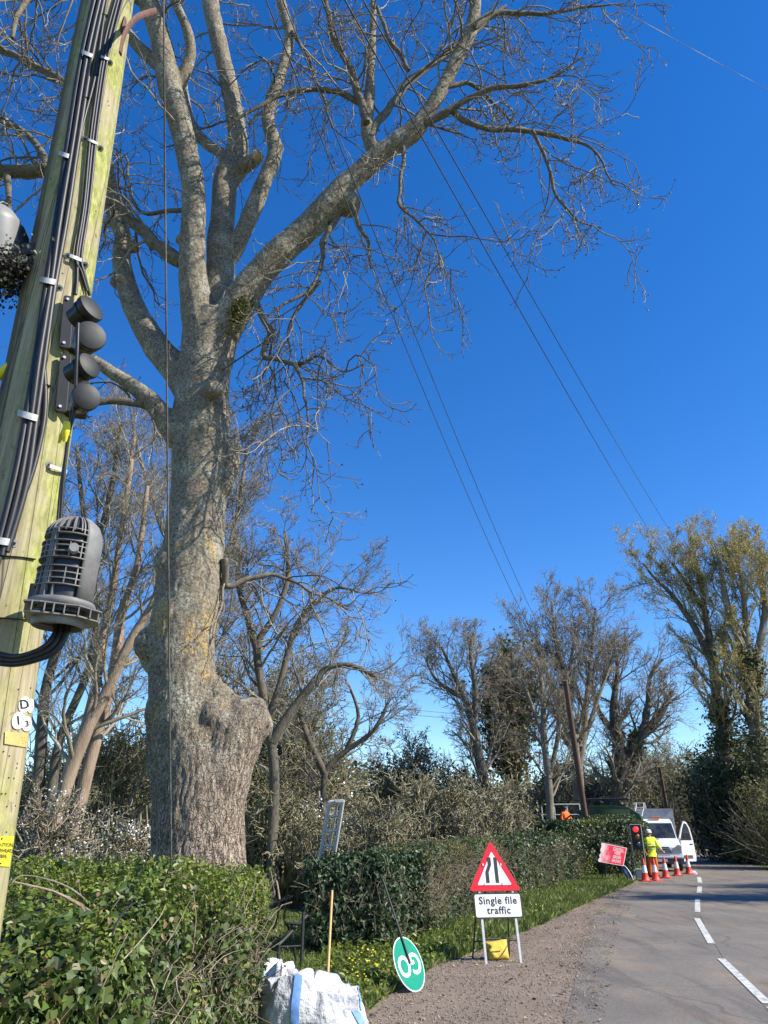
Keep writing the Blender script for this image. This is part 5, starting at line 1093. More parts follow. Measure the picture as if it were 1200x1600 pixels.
# yellow sleeve
mk = MB(); mk.tube([D(106, 660, 2.56), D(103, 672, 2.55), D(101, 690, 2.55)], [.012, .014, .007], 8); mk.tube([D(103, 668, 2.55), D(96, 682, 2.57), D(92, 692, 2.58)], [.010, .008, .004], 8, flat=.3); mk.tube([D(104, 668, 2.55), D(110, 684, 2.56)], [.008, .003], 6, flat=.3)
o = mk.build('cable_sleeve', M['yellow'], None, smooth=50); tag(o, 'tattered yellow tape sleeve on the thin cable below the round caps', 'tape')

# terminal blocks
def terminal(label, plate, caps, tt):
    t = thing('terminal_block', label, 'junction box', tuple(D(plate[0][0], plate[1][1], tt)), group='black terminal blocks on the near pole')
    mk = MB(); (x0, y0), (x1, y1), wd = plate
    a = PP(x0, y0, .03); b_ = PP(x1, y1, .03); a = D(x0, y0, (a-Vector((0, 0, EYE))).length/ray(x0, y0).length-.01); b_ = D(x1, y1, (b_-Vector((0, 0, EYE))).length/ray(x1, y1).length-.01)
    ax = (b_-a).normalized(); X = Vector((.75, .35, 0)).normalized(); X = (X-ax*X.dot(ax)).normalized(); Yv = -ax; N = X.cross(Yv); L = (b_-a).length
    mk.prism(rrect(.042, L, .012, 4), (a+b_)/2-X*.0, X, Yv, .016); mk.prism(rrect(.085, L*.86, .01, 3), (a+b_)/2+X*.055+N*(-.02), X, Yv, .06)
    mk.build('back_plate', M['cap'], t, bevel=.002)
    mk = MB()
    for u in (.08, .92): c = a.lerp(b_, u)-X*.004; mk.tube([c+N*.0, c+N*.006], .006, 8)
    mk.build('screw', M['steel'], t)
    for (cx, cy, r_, axv, tc) in caps:
        c = D(cx, cy, tc); rr = r_*tc/F; ax_ = Vector(axv).normalized(); m2 = MB()
        m2.lathe([(rr*.78, -.085), (rr*.80, -.04), (rr*.92, -.038), (rr*.92, -.030), (rr*.84, -.029), (rr*.84, -.020), (rr*.98, -.018), (rr, -.004), (rr*.97, .0)], c, ax_, 28)
        cp = m2.build('housing', M['black'], t, smooth=35)
        m3 = MB(); m3.lathe([(rr*.97, .0), (rr*.95, .004), (rr*.7, .009), (rr*.3, .0115), (0, .012)], c, ax_, 28); m3.build('lid', M['cap'], cp, smooth=50)
    return t
terminal('upper black terminal block with two round lids under the cable clip', ((108, 462), (101, 543), .04), [(143, 481, 23, (.78, -.42, .32), 2.76), (142, 524, 24, (.62, -.82, -.10), 2.68)], 2.75)
terminal('lower black terminal block with two round lids above the yellow tape', ((103, 552), (95, 643), .04), [(139, 571, 21, (.84, -.42, .18), 2.62), (135, 620, 22, (.62, -.82, -.15), 2.55)], 2.65)

# splice closure
def closure():
    top = D(122, 812, 2.40); bot = D(93, 962, 2.28); ax = (top-bot).normalized(); H = (top-bot).length
    t = thing('splice_closure', 'ribbed grey dome cable closure strapped to the near pole', 'cable closure', tuple(bot))
    q = ax.to_track_quat('Z', 'X'); S = .088
    def at(r_, g, z): return bot+q @ Vector((r_*math.cos(g), r_*math.sin(g), z))
    vr = (bot-Vector((0, 0, EYE))).normalized()      # find angle that faces the camera
    loc = q.inverted() @ (-vr); g0 = math.atan2(loc.y, loc.x)
    m1 = MB(); m1.lathe([(S*.86, 0), (S*.84, H*.8), (S*.7, H*.92), (S*.35, H*.99), (0, H)], bot, ax, 32); m1.build('core', M['black'], t, smooth=40)
    def smoothside(g):
        return True
    shell = MB()      # smooth flank towards the right of the view
    ga, gb = g0+R(28), g0+R(150); n = 16
    prof = [(S, .02), (S*1.0, H*.74), (S*.96, H*.83), (S*.82, H*.92), (S*.55, H*.985), (S*.2, H*1.012)]
    sgn = 1
    rt = q @ Vector((math.cos(g0+R(90)), math.sin(g0+R(90)), 0))
    if rt.x < 0: sgn = -1
    ga, gb = (g0+sgn*R(25), g0+sgn*R(165)); 
    if ga > gb: ga, gb = gb, ga
    qz = lambda r_, z: (r_, z)
    vs = []; K = len(prof)
    for (r_, z) in prof:
        for j in range(n+1): vs.append(at(r_, ga+(gb-ga)*j/n, z))
    shell.add(vs, [(i*(n+1)+j, i*(n+1)+j+1, (i+1)*(n+1)+j+1, (i+1)*(n+1)+j) for i in range(K-1) for j in range(n)])
    sh = shell.build('shell', M['closure'], t, smooth=50); sd = sh.modifiers.new('s', 'SOLIDIFY'); sd.thickness = .004
    ribs = MB()       # rings and uprights on the other flank
    for z, big in ((.06, 1), (.13, 1), (.25, 1), (.31, 0), (.37, 0), (.43, 1), (.52, 1), (.58, 0), (.64, 0), (.69, 1), (.77, 1), (.82, 0)):
        zz = H*z; r_ = S*(1.03 if big else 1.0)*(1 if z < .75 else .97); a0 = g0-sgn*R(150); a1 = g0+sgn*R(28); n = 22; th = .003
        vs = []
        for j in range(n+1):
            g = a0+(a1-a0)*j/n
            for (rr, dz) in ((S*.82, -th/2), (r_, -th/2), (r_, th/2), (S*.82, th/2)): vs.append(at(rr, g, zz+dz))
        ribs.add(vs, [(j*4+k, j*4+(k+1) % 4, (j+1)*4+(k+1) % 4, (j+1)*4+k) for j in range(n) for k in range(4)])
    def upright(g, z0, z1, ro):
        n = 6; vs = []
        for j in range(n+1):
            z = H*(z0+(z1-z0)*j/n); zr = z/H; rr = ro if zr < .78 else ro*math.sqrt(max(.05, 1-((zr-.78)/.235)**2)); ri = rr*.8; tw = .0018/rr
            for (r2, dg) in ((ri, -tw), (rr, -tw), (rr, tw), (ri, tw)): vs.append(at(r2, g+dg, z))
        ribs.add(vs, [(j*4+k, j*4+(k+1) % 4, (j+1)*4+(k+1) % 4, (j+1)*4+k) for j in range(n) for k in range(4)])
    for dg in (-80, -60, -35, -5, 18): 
        for (z0, z1) in ((.25, .43), (.52, .69), (.77, .99)): upright(g0+sgn*R(dg), z0, z1, S)
    for dg in (-100, -70, -48, -30): upright(g0+sgn*R(dg+6), .06, .25, S*.99)
    for dg in (-65, -50, -38, -20, -2, 12): upright(g0+sgn*R(dg), .80, 1.0, S*.99)
    for dg in (-48, -40, -44): upright(g0+sgn*R(dg), .02, .98, S*1.0)
    ribs.build('ribs', M['closure'], t)
    fl = MB(); X = q @ Vector((math.cos(g0+sgn*R(90)), math.sin(g0+sgn*R(90)), 0)); Yv = ax.cross(X)
    fl.prism([(-.105, -.085), (-.06, -.098), (.05, -.098), (.118, -.045), (.125, .02), (.10, .075), (-.09, .09)], bot+ax*.018, X, Yv, .004)
    fl.prism([(-.100, -.080), (-.058, -.092), (.05, -.092), (.112, -.042), (.118, .02), (.09, .07), (-.085, .085)], bot+ax*-.012, X, Yv, .004)
    for k, (a_, b_) in enumerate(((-.098, -.06), (-.08, -.088), (-.045, -.094), (-.02, -.094), (.01, -.094), (.05, -.090), (.085, -.068), (.11, -.04), (.117, .0))): fl.box(bot+ax*.003+X*a_+Yv*b_, (.004, .01, .03), Matrix((X, Yv, ax)).transposed())
    fl.lathe([(S*.9, -.012), (S*.88, -.034), (S*.82, -.038), (S*.78, -.02)], bot, ax, 28)
    fl.build('base_flange', M['closure'], t)
    lt = MB(); c = at(S*.9, g0+sgn*R(2), H*.60); nrm = (c-(bot+ax*H*.6)).normalized(); lt.tube([c, c+nrm*.03], [.016, .014], 16); lt.build('valve_boss', M['housing'], t, smooth=40)
    cl = MB(); cl.lathe([(S*1.10, -.010), (S*1.14, -.004), (S*1.14, .004), (S*1.10, .010)], bot+ax*.03, ax, 28); cl.build('clamp_ring', M['closure'], t, smooth=40)
    br = MB(); br.box(bot.lerp(paxis(bot.z), .5)+Vector((.02, .03, .10)), (.05, .10, .12)); br.build('bracket', M['black'], t)
closure()
# grey housing left of the pole and its clump of dead ivy, yellow tag
t = thing('grey_housing', 'pale grey hooded housing sticking out beside the near pole', 'equipment housing', tuple(D(-10, 400, 3.3)))
mk = MB(); c = D(-10, 408, 3.25); zt = D(-10, 322, 3.25); ax = (zt-c).normalized(); hh = (zt-c).length
mk.lathe([(.108, 0), (.110, hh*.70), (.106, hh*.78), (.080, hh*.93), (.06, hh*.99), (.02, hh), (0, hh)], c, ax, 26); mk.build('hood', M['housing'], t, smooth=50)
mk = MB(); mk.lathe([(.088, 0), (.09, hh*.6), (.07, hh*.8), (0, hh*.85)], c+Vector((.035, .05, 0)), ax, 26); mk.build('back_shell', M['darksteel'], t, smooth=50)
mk = MB(); mk.tube([D(0, 415, 3.25), D(40, 410, 3.15), PP(55, 405, -.02)], .02, 8); mk.box(PP(47, 393, .0), (.05, .04, .06)); mk.build('arm', M['darksteel'], t)
rr = np.random.default_rng(99); c = np.array(D(12, 430, 3.15)); n = 2200; q = rr.normal(size=(n, 3))*np.array([.060, .06, .036]); q[:, 2] += q[:, 0]*.35; q += c
o = leaf_obj('dead_ivy', rr, q, np.zeros_like(q), .018, DIAM, M['core'], None, jit=1); tag(o, 'ragged dark clump of dead ivy under the grey housing', 'ivy clump', kind='stuff')
o.data.materials.clear(); o.data.materials.append(leafmat('dead_ivy_leaves', [(.02, .018, .012), (.05, .045, .03), (.03, .03, .02), (.30, .28, .22), (.04, .035, .02)], .7, .1))
mk = MB(); mk.tube([D(-8, 588, 3.0), D(6, 582, 3.0), D(18, 575, 3.0)], [.022, .026, .028], 10); o = mk.build('cable_marker', M['yellow'], None, smooth=50); tag(o, 'small yellow cable sleeve poking past the shaded side of the near pole', 'sleeve')

# ------------------------------------------------------------------ overhead wires and distant poles
TOP = Vector((-1.62, 2.55, 8.9))
def wire(label, a, b_, sag, r_=.006, name='overhead_wire', grp='overhead wires', n=24, mat=None):
    a, b_ = Vector(a), Vector(b_); pts = []
    for i in range(n+1):
        u = i/n; p = a.lerp(b_, u); p.z -= sag*4*u*(1-u); pts.append(p)
    mb = MB(); mb.tube(pts, [r_*(1+.0*i) for i in range(n+1)], 6); o_ = mb.build(name, mat or M['wire'], None, smooth=60); tag(o_, label, 'wire', grp); return o_
fp = D(883, 1063, 31.5)
wire('lower wire of the pair running to the brown distant pole', TOP+Vector((.02, .1, -.05)), fp+Vector((-.05, 0, -.1)), 1.05, .006)
wire('upper wire of the pair running to the brown distant pole', TOP+Vector((.12, .1, .05)), fp+Vector((.05, 0, .15)), .75, .006)
e1 = D(1085, 905, 62); 
wire('lower wire of the pair crossing the open sky towards the willow', TOP+Vector((.2, 0, 0)), e1+Vector((-.6, 0, -.2)), 1.0, .0085)
wire('upper wire of the pair crossing the open sky towards the willow', TOP+Vector((.28, 0, .1)), e1+Vector((.6, 0, .6)), .8, .0085)
wire('single pale wire over the top corner of the sky', D(905, -22, 8.0), D(1260, 170, 14), .05, .0042, mat=M['closure'])
wire('dark twisted stay wire hanging in front of the ash trunk', TOP+Vector((.05, .1, -.3)), Vector((-1.36, 5.9, 0)), .02, .0062, name='stay_wire', grp=None, mat=M['trunk_dark'])
wire('thin line strung low between the orchard trees', D(470, 1085, 24), D(860, 1118, 38), .25, .008)
wire('second thin line just under the first orchard line', D(470, 1092, 24), D(860, 1123, 38), .3, .008)
t = thing('distant_pole', 'reddish brown leaning wooden pole rising from the tall hedge', 'pole', tuple(G(921, 1390).xy)+(0,), group='distant wooden poles')
pb = D(918, 1303, 31.0); pt = D(883, 1063, 31.5); dr = (pt-pb).normalized(); mk = MB(); mk.tube([pb-dr*2, pb, pt], [.15, .14, .10], 12); mk.build('shaft', M['brownpole'], t, smooth=50)
mk = MB(); pc = pb-dr*.05; mk.box(pc+Vector((0, -.155, .25)), (.16, .012, .42)); mk.build('sign_plate', M['enamel'], t)
mk = MB(); mk.box(pt-dr*.2, (.5, .06, .06)); mk.build('crossarm', M['darksteel'], t)
t = thing('distant_pole', 'short dark wooden pole among birches beyond the van', 'pole', tuple(P(1043, 1303, 60).xy)+(0,), group='distant wooden poles')
mk = MB(); a = D(1044, 1275, 56); b_ = D(1028, 1187, 56); d_ = (b_-a).normalized(); mk.tube([a-d_*2.8, b_], [.17, .12], 10); mk.build('shaft', M['brownpole'], t, smooth=50)
mk = MB(); mk.box(b_-d_*.2, (.5, .08, .08)); mk.build('crossarm', M['darksteel'], t)

# ------------------------------------------------------------------ single file sign and sandbag
def a_frame_sign():
    t = thing('road_sign', 'red triangle narrowing sign with Single file traffic plate on the gravel', 'road sign', tuple(G(782, 1503)))
    yaw = R(12); X = Vector((math.cos(yaw), math.sin(yaw), 0)); B = G(787, 1506); tilt = R(10)
    Yv = Vector((-math.sin(yaw)*0, 0, 0)); N0 = Vector((math.sin(yaw), -math.cos(yaw), 0)); Yv = (Vector((0, 0, 1))*math.cos(tilt)-N0*math.sin(tilt)).normalized()
    def at(x, y, n=0): return B+X*x+Yv*y+X.cross(Yv)*n
    N = X.cross(Yv)
    mk = MB()
    for s_ in (-1, 1): mk.box(at(.245*s_, .50), (.032, .02, 1.02), Matrix((X, N, Yv)).transposed())
    mk.build('front_frame', M['steel'], t)
    mk = MB()
    for s_ in (-1, 1): mk.tube([at(.21*s_, 1.1, -.03), B+X*(.27*s_)-N0*.50+Vector((0, 0, .0))], .013, 6)
    mk.tube([at(-.22, .30, -.12), at(.22, .30, -.12)], .010, 6); mk.tube([B-X*.26-N0*.40+Vector((0, 0, .22)), B+X*.26-N0*.40+Vector((0, 0, .22))], .010, 6)
    for s_ in (-1, 1): mk.tube([at(.245*s_, .26), B+X*(.25*s_)-N0*.42+Vector((0, 0, .22))], .008, 6)
    mk.build('rear_frame', M['darksteel'], t)
    # plate
    mk = MB(); pr = rrect(.70, .315, .03, 5); Oc = at(.005, .69, .016); mk.prism(pr, Oc, X, Yv, .004); pl = mk.build('text_plate', M['ink'], t)
    mk = MB(); mk.prism(rrect(.665, .28, .024, 5), Oc+N*.003, X, Yv, .002); mk.build('plate_face', M['white'], pl)
    mk = MB(); lettering(mk, 'Single file', .128, Oc+N*.0035+Yv*.058, X, Yv, 1.12, .0035); lettering(mk, 'traffic', .128, Oc+N*.0035-Yv*.062, X, Yv, 1.12, .0035); mk.build('lettering', M['ink'], pl)
    # triangle
    h = .66; w2 = .385
    def tri(k, rr=.045):
        # rounded triangle, k = inset
        pts = [(-w2, 0), (w2, 0), (0, h)]; c = (0, h/3); s_ = 1-k/ (h/3); out_ = []
        P3 = [(c[0]+(x-c[0])*s_, c[1]+(y-c[1])*s_) for x, y in pts]
        for i in range(3):
            p = Vector((*P3[i], 0)); a = (Vector((*P3[i-1], 0))-p).normalized(); b2 = (Vector((*P3[(i+1) % 3], 0))-p).normalized()
            for kk in range(5):
                u = kk/4; q = p+a*rr*(1-u)**1.5+b2*rr*u**1.5; out_.append((q.x, q.y))
        return out_
    To = at(-.015, .872, .018); mk = MB(); mk.prism(tri(0), To, X, Yv, .005); tr = mk.build('triangle_plate', M['red'], t)
    mk = MB(); mk.prism(tri(.075, .02), To+N*.003, X, Yv, .002); mk.build('triangle_face', M['white'], tr)
    mk = MB(); O2 = To+N*.0045
    def pg(pts): mk.prism(pts, O2, X, Yv, .0012)
    pg([(.018, .10), (.070, .10), (.070, .43), (.018, .43)])
    pg([(-.122, .10), (-.07, .10), (-.07, .235), (-.122, .235)])
    pg([(-.122, .236), (-.07, .236), (-.022, .332), (-.074, .332)])
    pg([(-.074, .333), (-.022, .333), (-.022, .43), (-.074, .43)])
    mk.build('symbol', M['ink'], tr)
    mk = MB()
    for x, y in ((-.145, .085), (.12, .085), (.12, .335), (-.145, .335)): mk.box(To+X*x+Yv*y+N*.006, (.022, .03, .006), Matrix((X, Yv, N)).transposed())
    mk.build('bolt', M['steel'], t)
    return B, X, N0
B_, X_, N0_ = a_frame_sign()
def sandbag():
    c = G(784, 1503)-N0_*.16; mk = MB(); n = 30; V = []
    for side in (1, -1):
        for j in range(n+1):
            for i in range(n+1):
                u = -1+2*i/n; v_ = -1+2*j/n; th = .075*max(0, (1-u**4)*(1-v_**4))**.55*(1-.30*v_)
                pin = 1-.10*(1-abs(v_)**2)*abs(u)**6; x = u*.165*pin*(1+.08*v_*u); z = (v_+1)*.5*.25*(1-.07*(1-u*u)*max(0, v_)) + .02*u*max(0, v_)
                sag = .035*(1-v_)*.5; nz_ = noise.noise(Vector((x*9, z*9, side)))*.014+noise.noise(Vector((x*22, z*22, side)))*.005
                y = side*(th*(1+sag*6)+nz_*(th*13)); V.append((x-.02*v_+z*.10, y+.10*z, max(0.002, z-sag*.3)))
    K = (n+1)**2
    for sd in (0, 1):
        mk.add(V[sd*K:(sd+1)*K], [(j*(n+1)+i, j*(n+1)+i+1, (j+1)*(n+1)+i+1, (j+1)*(n+1)+i) for j in range(n) for i in range(n)])
    o_ = mk.build('sandbag', M['sandbag'], None, smooth=80); o_.location = c; o_.rotation_euler = (R(-12), 0, R(14)); tag(o_, 'dirty yellow sandbag weighing down the triangular sign frame', 'sandbag')
sandbag()

# ------------------------------------------------------------------ GO lollipop
def go_sign():
    B = G(653.5, 1549.5)
    def proj(p): q = p-Vector((0, 0, EYE)); z = q.y*CP+q.z*SP; return np.array((q.x/z*F, -(-q.y*SP+q.z*CP)/z*F))
    u_ = np.array((17.5, 34.5)); u_ /= np.linalg.norm(u_); v_ = np.array((-u_[1], u_[0])); tgt = 38.5**2*np.outer(u_, u_)+18.5**2*np.outer(v_, v_); best = None
    for tt in np.linspace(8.2, 10.8, 27):
        Tp = D(596, 1374, float(tt)); d = (Tp-B).normalized(); e1 = d.cross(Vector((0, 0, 1))).normalized(); e2 = d.cross(e1).normalized()
        for r_ in (.28, .30, .32):
            for k in range(180):
                a = math.pi*k/90; w_ = e1*math.cos(a)+e2*math.sin(a); n = w_.cross(d); Cc = B+d*r_
                if n.dot(Vector((0, 0, EYE))-Cc) < 0 or n.dot(SUN) < .15: continue
                A = np.stack([proj(Cc+w_*r_)-proj(Cc), proj(Cc+d*r_)-proj(Cc)], 1); sc = np.abs(A@A.T-tgt).sum()
                if best is None or sc < best[0]: best = (sc, w_, n, d, r_, Cc, float(tt))
    _, w_, n, d, r_, Cc, tt = best; print('go sign', best)
    t = thing('stop_go_board', 'round green GO board upside down with its pole leaning on the ivy hedge', 'sign', tuple(B))
    N = 48; c2 = [(r_*math.cos(math.tau*k/N), r_*math.sin(math.tau*k/N)) for k in range(N)]
    mk = MB(); mk.prism(c2, Cc, w_, d, .006)
    if w_.cross(d).dot(n) < 0: print('flip')
    bd = mk.build('disc', M['white'], t)
    mk = MB(); mk.prism([(x*.955, y*.955) for x, y in c2], Cc+n*.002, w_, d, .001); mk.build('disc_face', M['green'], bd)
    mk = MB(); lettering(mk, 'GO', .30, Cc+n*.003, -w_, -d, 1.0, .006, .0008); mk.build('lettering', M['white'], bd)
    mk = MB(); mk.tube([Cc+n*.016, Cc+n*.016+d*(D(596, 1374, tt)-Cc).length], .013, 10); mk.build('pole', M['darksteel'], t, smooth=50)
go_sign()

# ------------------------------------------------------------------ bulk bag, handle, gate
def bulk_bag(label, c, wd, dp, ht, rz, seed, straps=True, sl=.12):
    t = thing('bulk_bag', label, 'builders bag', c, rz, group='white bulk bags')
    def pt(u, v_, off=0):
        # u around 0..4 (corner to corner), v up the side 0..1, beyond 1 the slumped cloth folds over the heap
        th = R(90)*u-R(135); ex = 3.2; cx, sx = math.cos(th), math.sin(th); rr0 = (abs(cx)**ex+abs(sx)**ex)**(-1/ex); x, y = cx*rr0, sx*rr0
        vv = min(v_, 1); q = max(0, v_-1)/.7; inn = 1-.16*vv**3-(q**1.3)*.84
        lean = noise.noise(Vector((cx*1.1+seed*3, sx*1.1, 1)))
        top = ht*(.82+.38*lean-.20*max(0, x)+.10*max(0, -x))+(.16*ht*math.exp(-((u-1.25)/.10)**2) if seed == 1 else .0)
        z = vv*top+q*ht*.10*math.sin(q*3)-q*.03
        g = Vector((x*1.9, y*1.9, z*3+seed)); rd = lambda t_: .5-abs(noise.noise(t_))*1.6
        dn = noise.noise(g)*.10+rd(Vector((x*2.2+z*2, y*2.2, z*2.5-x*2+seed)))*.075+rd(Vector((x*4.5-z*3, y*4.5+z*2, z*5+seed)))*.05+rd(Vector((x*9-z*6, y*9+z*4, z*10+seed)))*.022
        k = inn*(1+.10*math.sin(vv*2.6))+dn*(.5+.5*vv)
        p = Vector((x*wd/2*k, y*dp/2*k, max(.005, z+dn*.3*vv))); nr = Vector((x, y, .2+q*2)).normalized(); return p+nr*off
    mk = MB(); nu, vs_ = 128, [i/26 for i in range(27)]+[1+.7*i/16 for i in range(1, 17)]
    V = [pt(4*i/nu, v_) for v_ in vs_ for i in range(nu)]; K = len(vs_)
    mk.add(V, [(j*nu+i, j*nu+(i+1) % nu, (j+1)*nu+(i+1) % nu, (j+1)*nu+i) for j in range(K-1) for i in range(nu)]); mk.build('sack', M['bag'], t, smooth=70, world=False)
    if straps:
        for cu in (.22, .97, 1.9):
            mk = MB(); V = []
            for j in range(27):
                for du in (-.04, .0, .04): V.append(pt((cu+du) % 4, j/26, .012))
            mk.add(V, [(3*j+q_, 3*j+1+q_, 3*j+4+q_, 3*j+3+q_) for j in range(26) for q_ in (0, 1)]); mk.build('strap', M['strap'], t, smooth=70, world=False)
        mk = MB(); V = [pt(4*i/nu, v_, .012) for v_ in (.94, .995) for i in range(nu)]; mk.add(V, [(i, (i+1) % nu, nu+(i+1) % nu, nu+i) for i in range(34, 98)]); mk.build('rim_tape', M['strap'], t, smooth=70, world=False)
    return t
c = G(488, 1622); bulk_bag('crumpled white builders bag with blue straps at the end of the near hedge', (c.x, c.y, 0), .84, .74, .47, R(14), 1)
c = P(448, 1500, 9.3); bulk_bag('second white bag half hidden behind the near hedge end', (c.x-.06, 9.3, 0), .34, .5, .36, R(-10), 2, False)
mk = MB(); mk.tube([D(512, 1530, 7.7), D(515, 1470, 8.1), D(519, 1392, 8.75)], .014, 10); o = mk.build('tool_handle', M['wood'], None, smooth=50); tag(o, 'slim wooden rake handle standing in the white bag against the ivy', 'tool handle')
t = thing('garden_gate', 'black metal gate bars standing open behind the second white bag', 'gate', tuple(P(460, 1470, 10.5).xy)+(0,))
mk = MB()
for (a, b_, r_) in (((436, 1476, 10.2), (480, 1430, 10.6), .022), ((455, 1446, 10.4), (462, 1500, 10.4), .018), ((424, 1480, 10.2), (470, 1478, 10.3), .012), ((448, 1442, 10.4), (470, 1444, 10.4), .02)): mk.tube([D(a[0], a[1], a[2]-.6), D(b_[0], b_[1], b_[2]-.6)], r_, 8)
mk.tube([D(474, 1425, 9.9), (D(474, 1425, 9.9).x, D(474, 1425, 9.9).y, 0)], .022, 8); mk.tube([D(436, 1476, 9.6), (D(436, 1476, 9.6).x, D(436, 1476, 9.6).y, 0)], .02, 8)
mk.build('bars', M['darksteel'], t)
t = thing('brush_pile', 'tangle of pale cut branches lying on the lawn in the gate gap', 'cut branches', tuple(P(440, 1400, 13).xy)+(0,))
rr = random.Random(4)
for i in range(10):
    c = Vector((P(430, 1400, 12.8).x+rr.uniform(-.35, .25), 12.8+rr.uniform(-.5, 1.2), rr.uniform(.35, .95))); a = rr.uniform(0, math.tau); l_ = rr.uniform(.3, .7); e = rr.uniform(-.4, .4)
    pts = [c+Vector((math.cos(a)*l_*(u-.5), math.sin(a)*l_*(u-.5), e*(u-.5)+.08*math.sin(u*3.1+i)))+Vector((rr.uniform(-.03, .03), 0, rr.uniform(-.04, .04))) for u in (0, .3, .6, 1)]
    mk = MB(); mk.tube(catmull([tuple(p) for p in pts], 3), [.018, .008, .012][i % 3], 6); mk.build('branch', M['trunk_pink'], t, smooth=60)

# tripod orchard ladder
t = thing('orchard_ladder', 'tall aluminium tripod ladder standing behind the ivy hedge', 'ladder', tuple(P(510, 1380, 15.2).xy)+(0,))
mk = MB(); def_t = 13.7
lt, rt_ = D(515, 1253, def_t), D(536, 1251, def_t); lb, rb = D(499, 1345, def_t), D(521, 1343, def_t)
def ext(a, b_, z=0.0): u = (z-a.z)/(b_.z-a.z); return a+(b_-a)*u
lb2, rb2 = ext(lt, lb), ext(rt_, rb)
for a, b_ in ((lt, lb2), (rt_, rb2)): mk.tube([a, b_], .036, 8)
mk.build('side_rail', M['steel'], t, smooth=50)
for k in range(1, 9):
    u = k/8.5; mk = MB(); mk.tube([lt.lerp(lb2, u), rt_.lerp(rb2, u)], .022, 8); mk.build('rung', M['steel'], t, smooth=50)
mk = MB(); m0 = lt.lerp(rt_, .6); mk.tube([m0, ext(m0, D(511, 1345, def_t+.9))], .024, 8); mk.tube([lt, rt_], .03, 8); mk.box(lt.lerp(rt_, .75), (.16, .1, .05)); mk.build('rear_leg', M['steel'], t, smooth=50)

# ------------------------------------------------------------------ roadworks by the van
def cone_proto():
    t = thing('traffic_cone', 'x', 'traffic cone', group='red and white traffic cones before the van'); H = .75
    mk = MB(); mk.prism(rrect(.40, .40, .05, 4), (0, 0, .035), (1, 0, 0), (0, 1, 0), .035); mk.build('base', M['cone'], t, world=False, bevel=.006)
    mk = MB(); r0, r1 = .135, .028; f_ = lambda z: r0+(r1-r0)*(z-.035)/(H-.035)
    mk.lathe([(.16, .036), (r0, .06), (f_(.2), .2), (f_(H-.02), H-.02), (r1*.8, H), (r1*.4, H-.002)], n=24); mk.build('body', M['cone'], t, smooth=40, world=False)
    mk = MB(); mk.lathe([(f_(.28)+.004, .28), (f_(.52)+.004, .52)], n=24); mk.build('sleeve', M['conewhite'], t, smooth=40, world=False); return t
proto = cone_proto()
cones = [((1009, 1377.5), 'cone nearest the traffic light legs, first in the row'), ((1025, 1376.5), 'second cone in the row, just before the worker'), ((1041, 1372.5), 'third cone in the row, under the van grille'), ((1059, 1369), 'fourth cone in the row, under the van headlight'), ((1077, 1366), 'last cone in the row, under the open van door'), ((1022.5, 1364.0), 'cone standing behind the row between worker and bumper')]
for i, (pxy, lab) in enumerate(cones):
    if i == 0: t = proto
    else:
        t = proto.copy(); C.objects.link(t)
        for ch in proto.children:
            k = ch.copy(); C.objects.link(k); k.parent = t
    g = G(*pxy); t.location = (g.x, g.y, .012); t.rotation_euler = (0, 0, i*.5); t['label'] = 'red and white '+lab

def frame_local(o_, yaw):       # local axes: x = viewer's right, y = away
    return o_
def traffic_light():
    g = G(1003, 1374.5); rz = -math.atan2(g.x, g.y); t = thing('traffic_light', 'portable traffic light showing red before the white van', 'traffic light', (g.x, g.y, 0), rz); t.scale = (.86, .86, .86)
    mk = MB(); mk.box((0, 0, .22), (.42, .45, .32)); mk.box((0, 0, .40), (.46, .48, .05)); mk.build('battery_box', M['vangrey'], t, world=False, bevel=.01)
    mk = MB()
    for s_ in (-1, 1):
        mk.tube([(s_*.235, -.05, 0), (s_*.235, -.05, 2.22)], .018, 8); mk.tube([(s_*.3, -.35, .02), (s_*.22, .0, .45)], .015, 6); mk.tube([(s_*.3, .35, .02), (s_*.22, .0, .45)], .015, 6)
    mk.tube([(-.235, -.05, 2.22), (.235, -.05, 2.22)], .018, 8); mk.build('frame', M['clip'], t, world=False, smooth=50)
    mk = MB(); mk.box((0, .02, 1.72), (.40, .16, .98)); hd = mk.build('lamp_housing', M['black'], t, world=False, bevel=.015)
    mk = MB(); mk.box((0, .06, 1.72), (.50, .02, 1.06)); mk.build('backboard', M['plastic'], t, world=False)
    for z, m_, nm in ((2.03, M['redlamp'], 'red_lamp'), (1.72, M['amber'], 'amber_lamp'), (1.41, M['darkgreenlens'], 'green_lamp')):
        mk = MB(); mk.lathe([(.125, 0), (.12, .012), (.07, .03), (0, .036)], (0, -.062, z), (0, -1, 0), 24); mk.build(nm, m_, hd, world=False, smooth=50)
        mk = MB(); mk.lathe([(.14, .0), (.14, .12), (.134, .12), (.134, 0)], (0, -.06, z), (0, -1, 0), 20, a0=R(-20), a1=R(200)); mk.build('visor', M['black'], hd, world=False, smooth=50)
traffic_light()
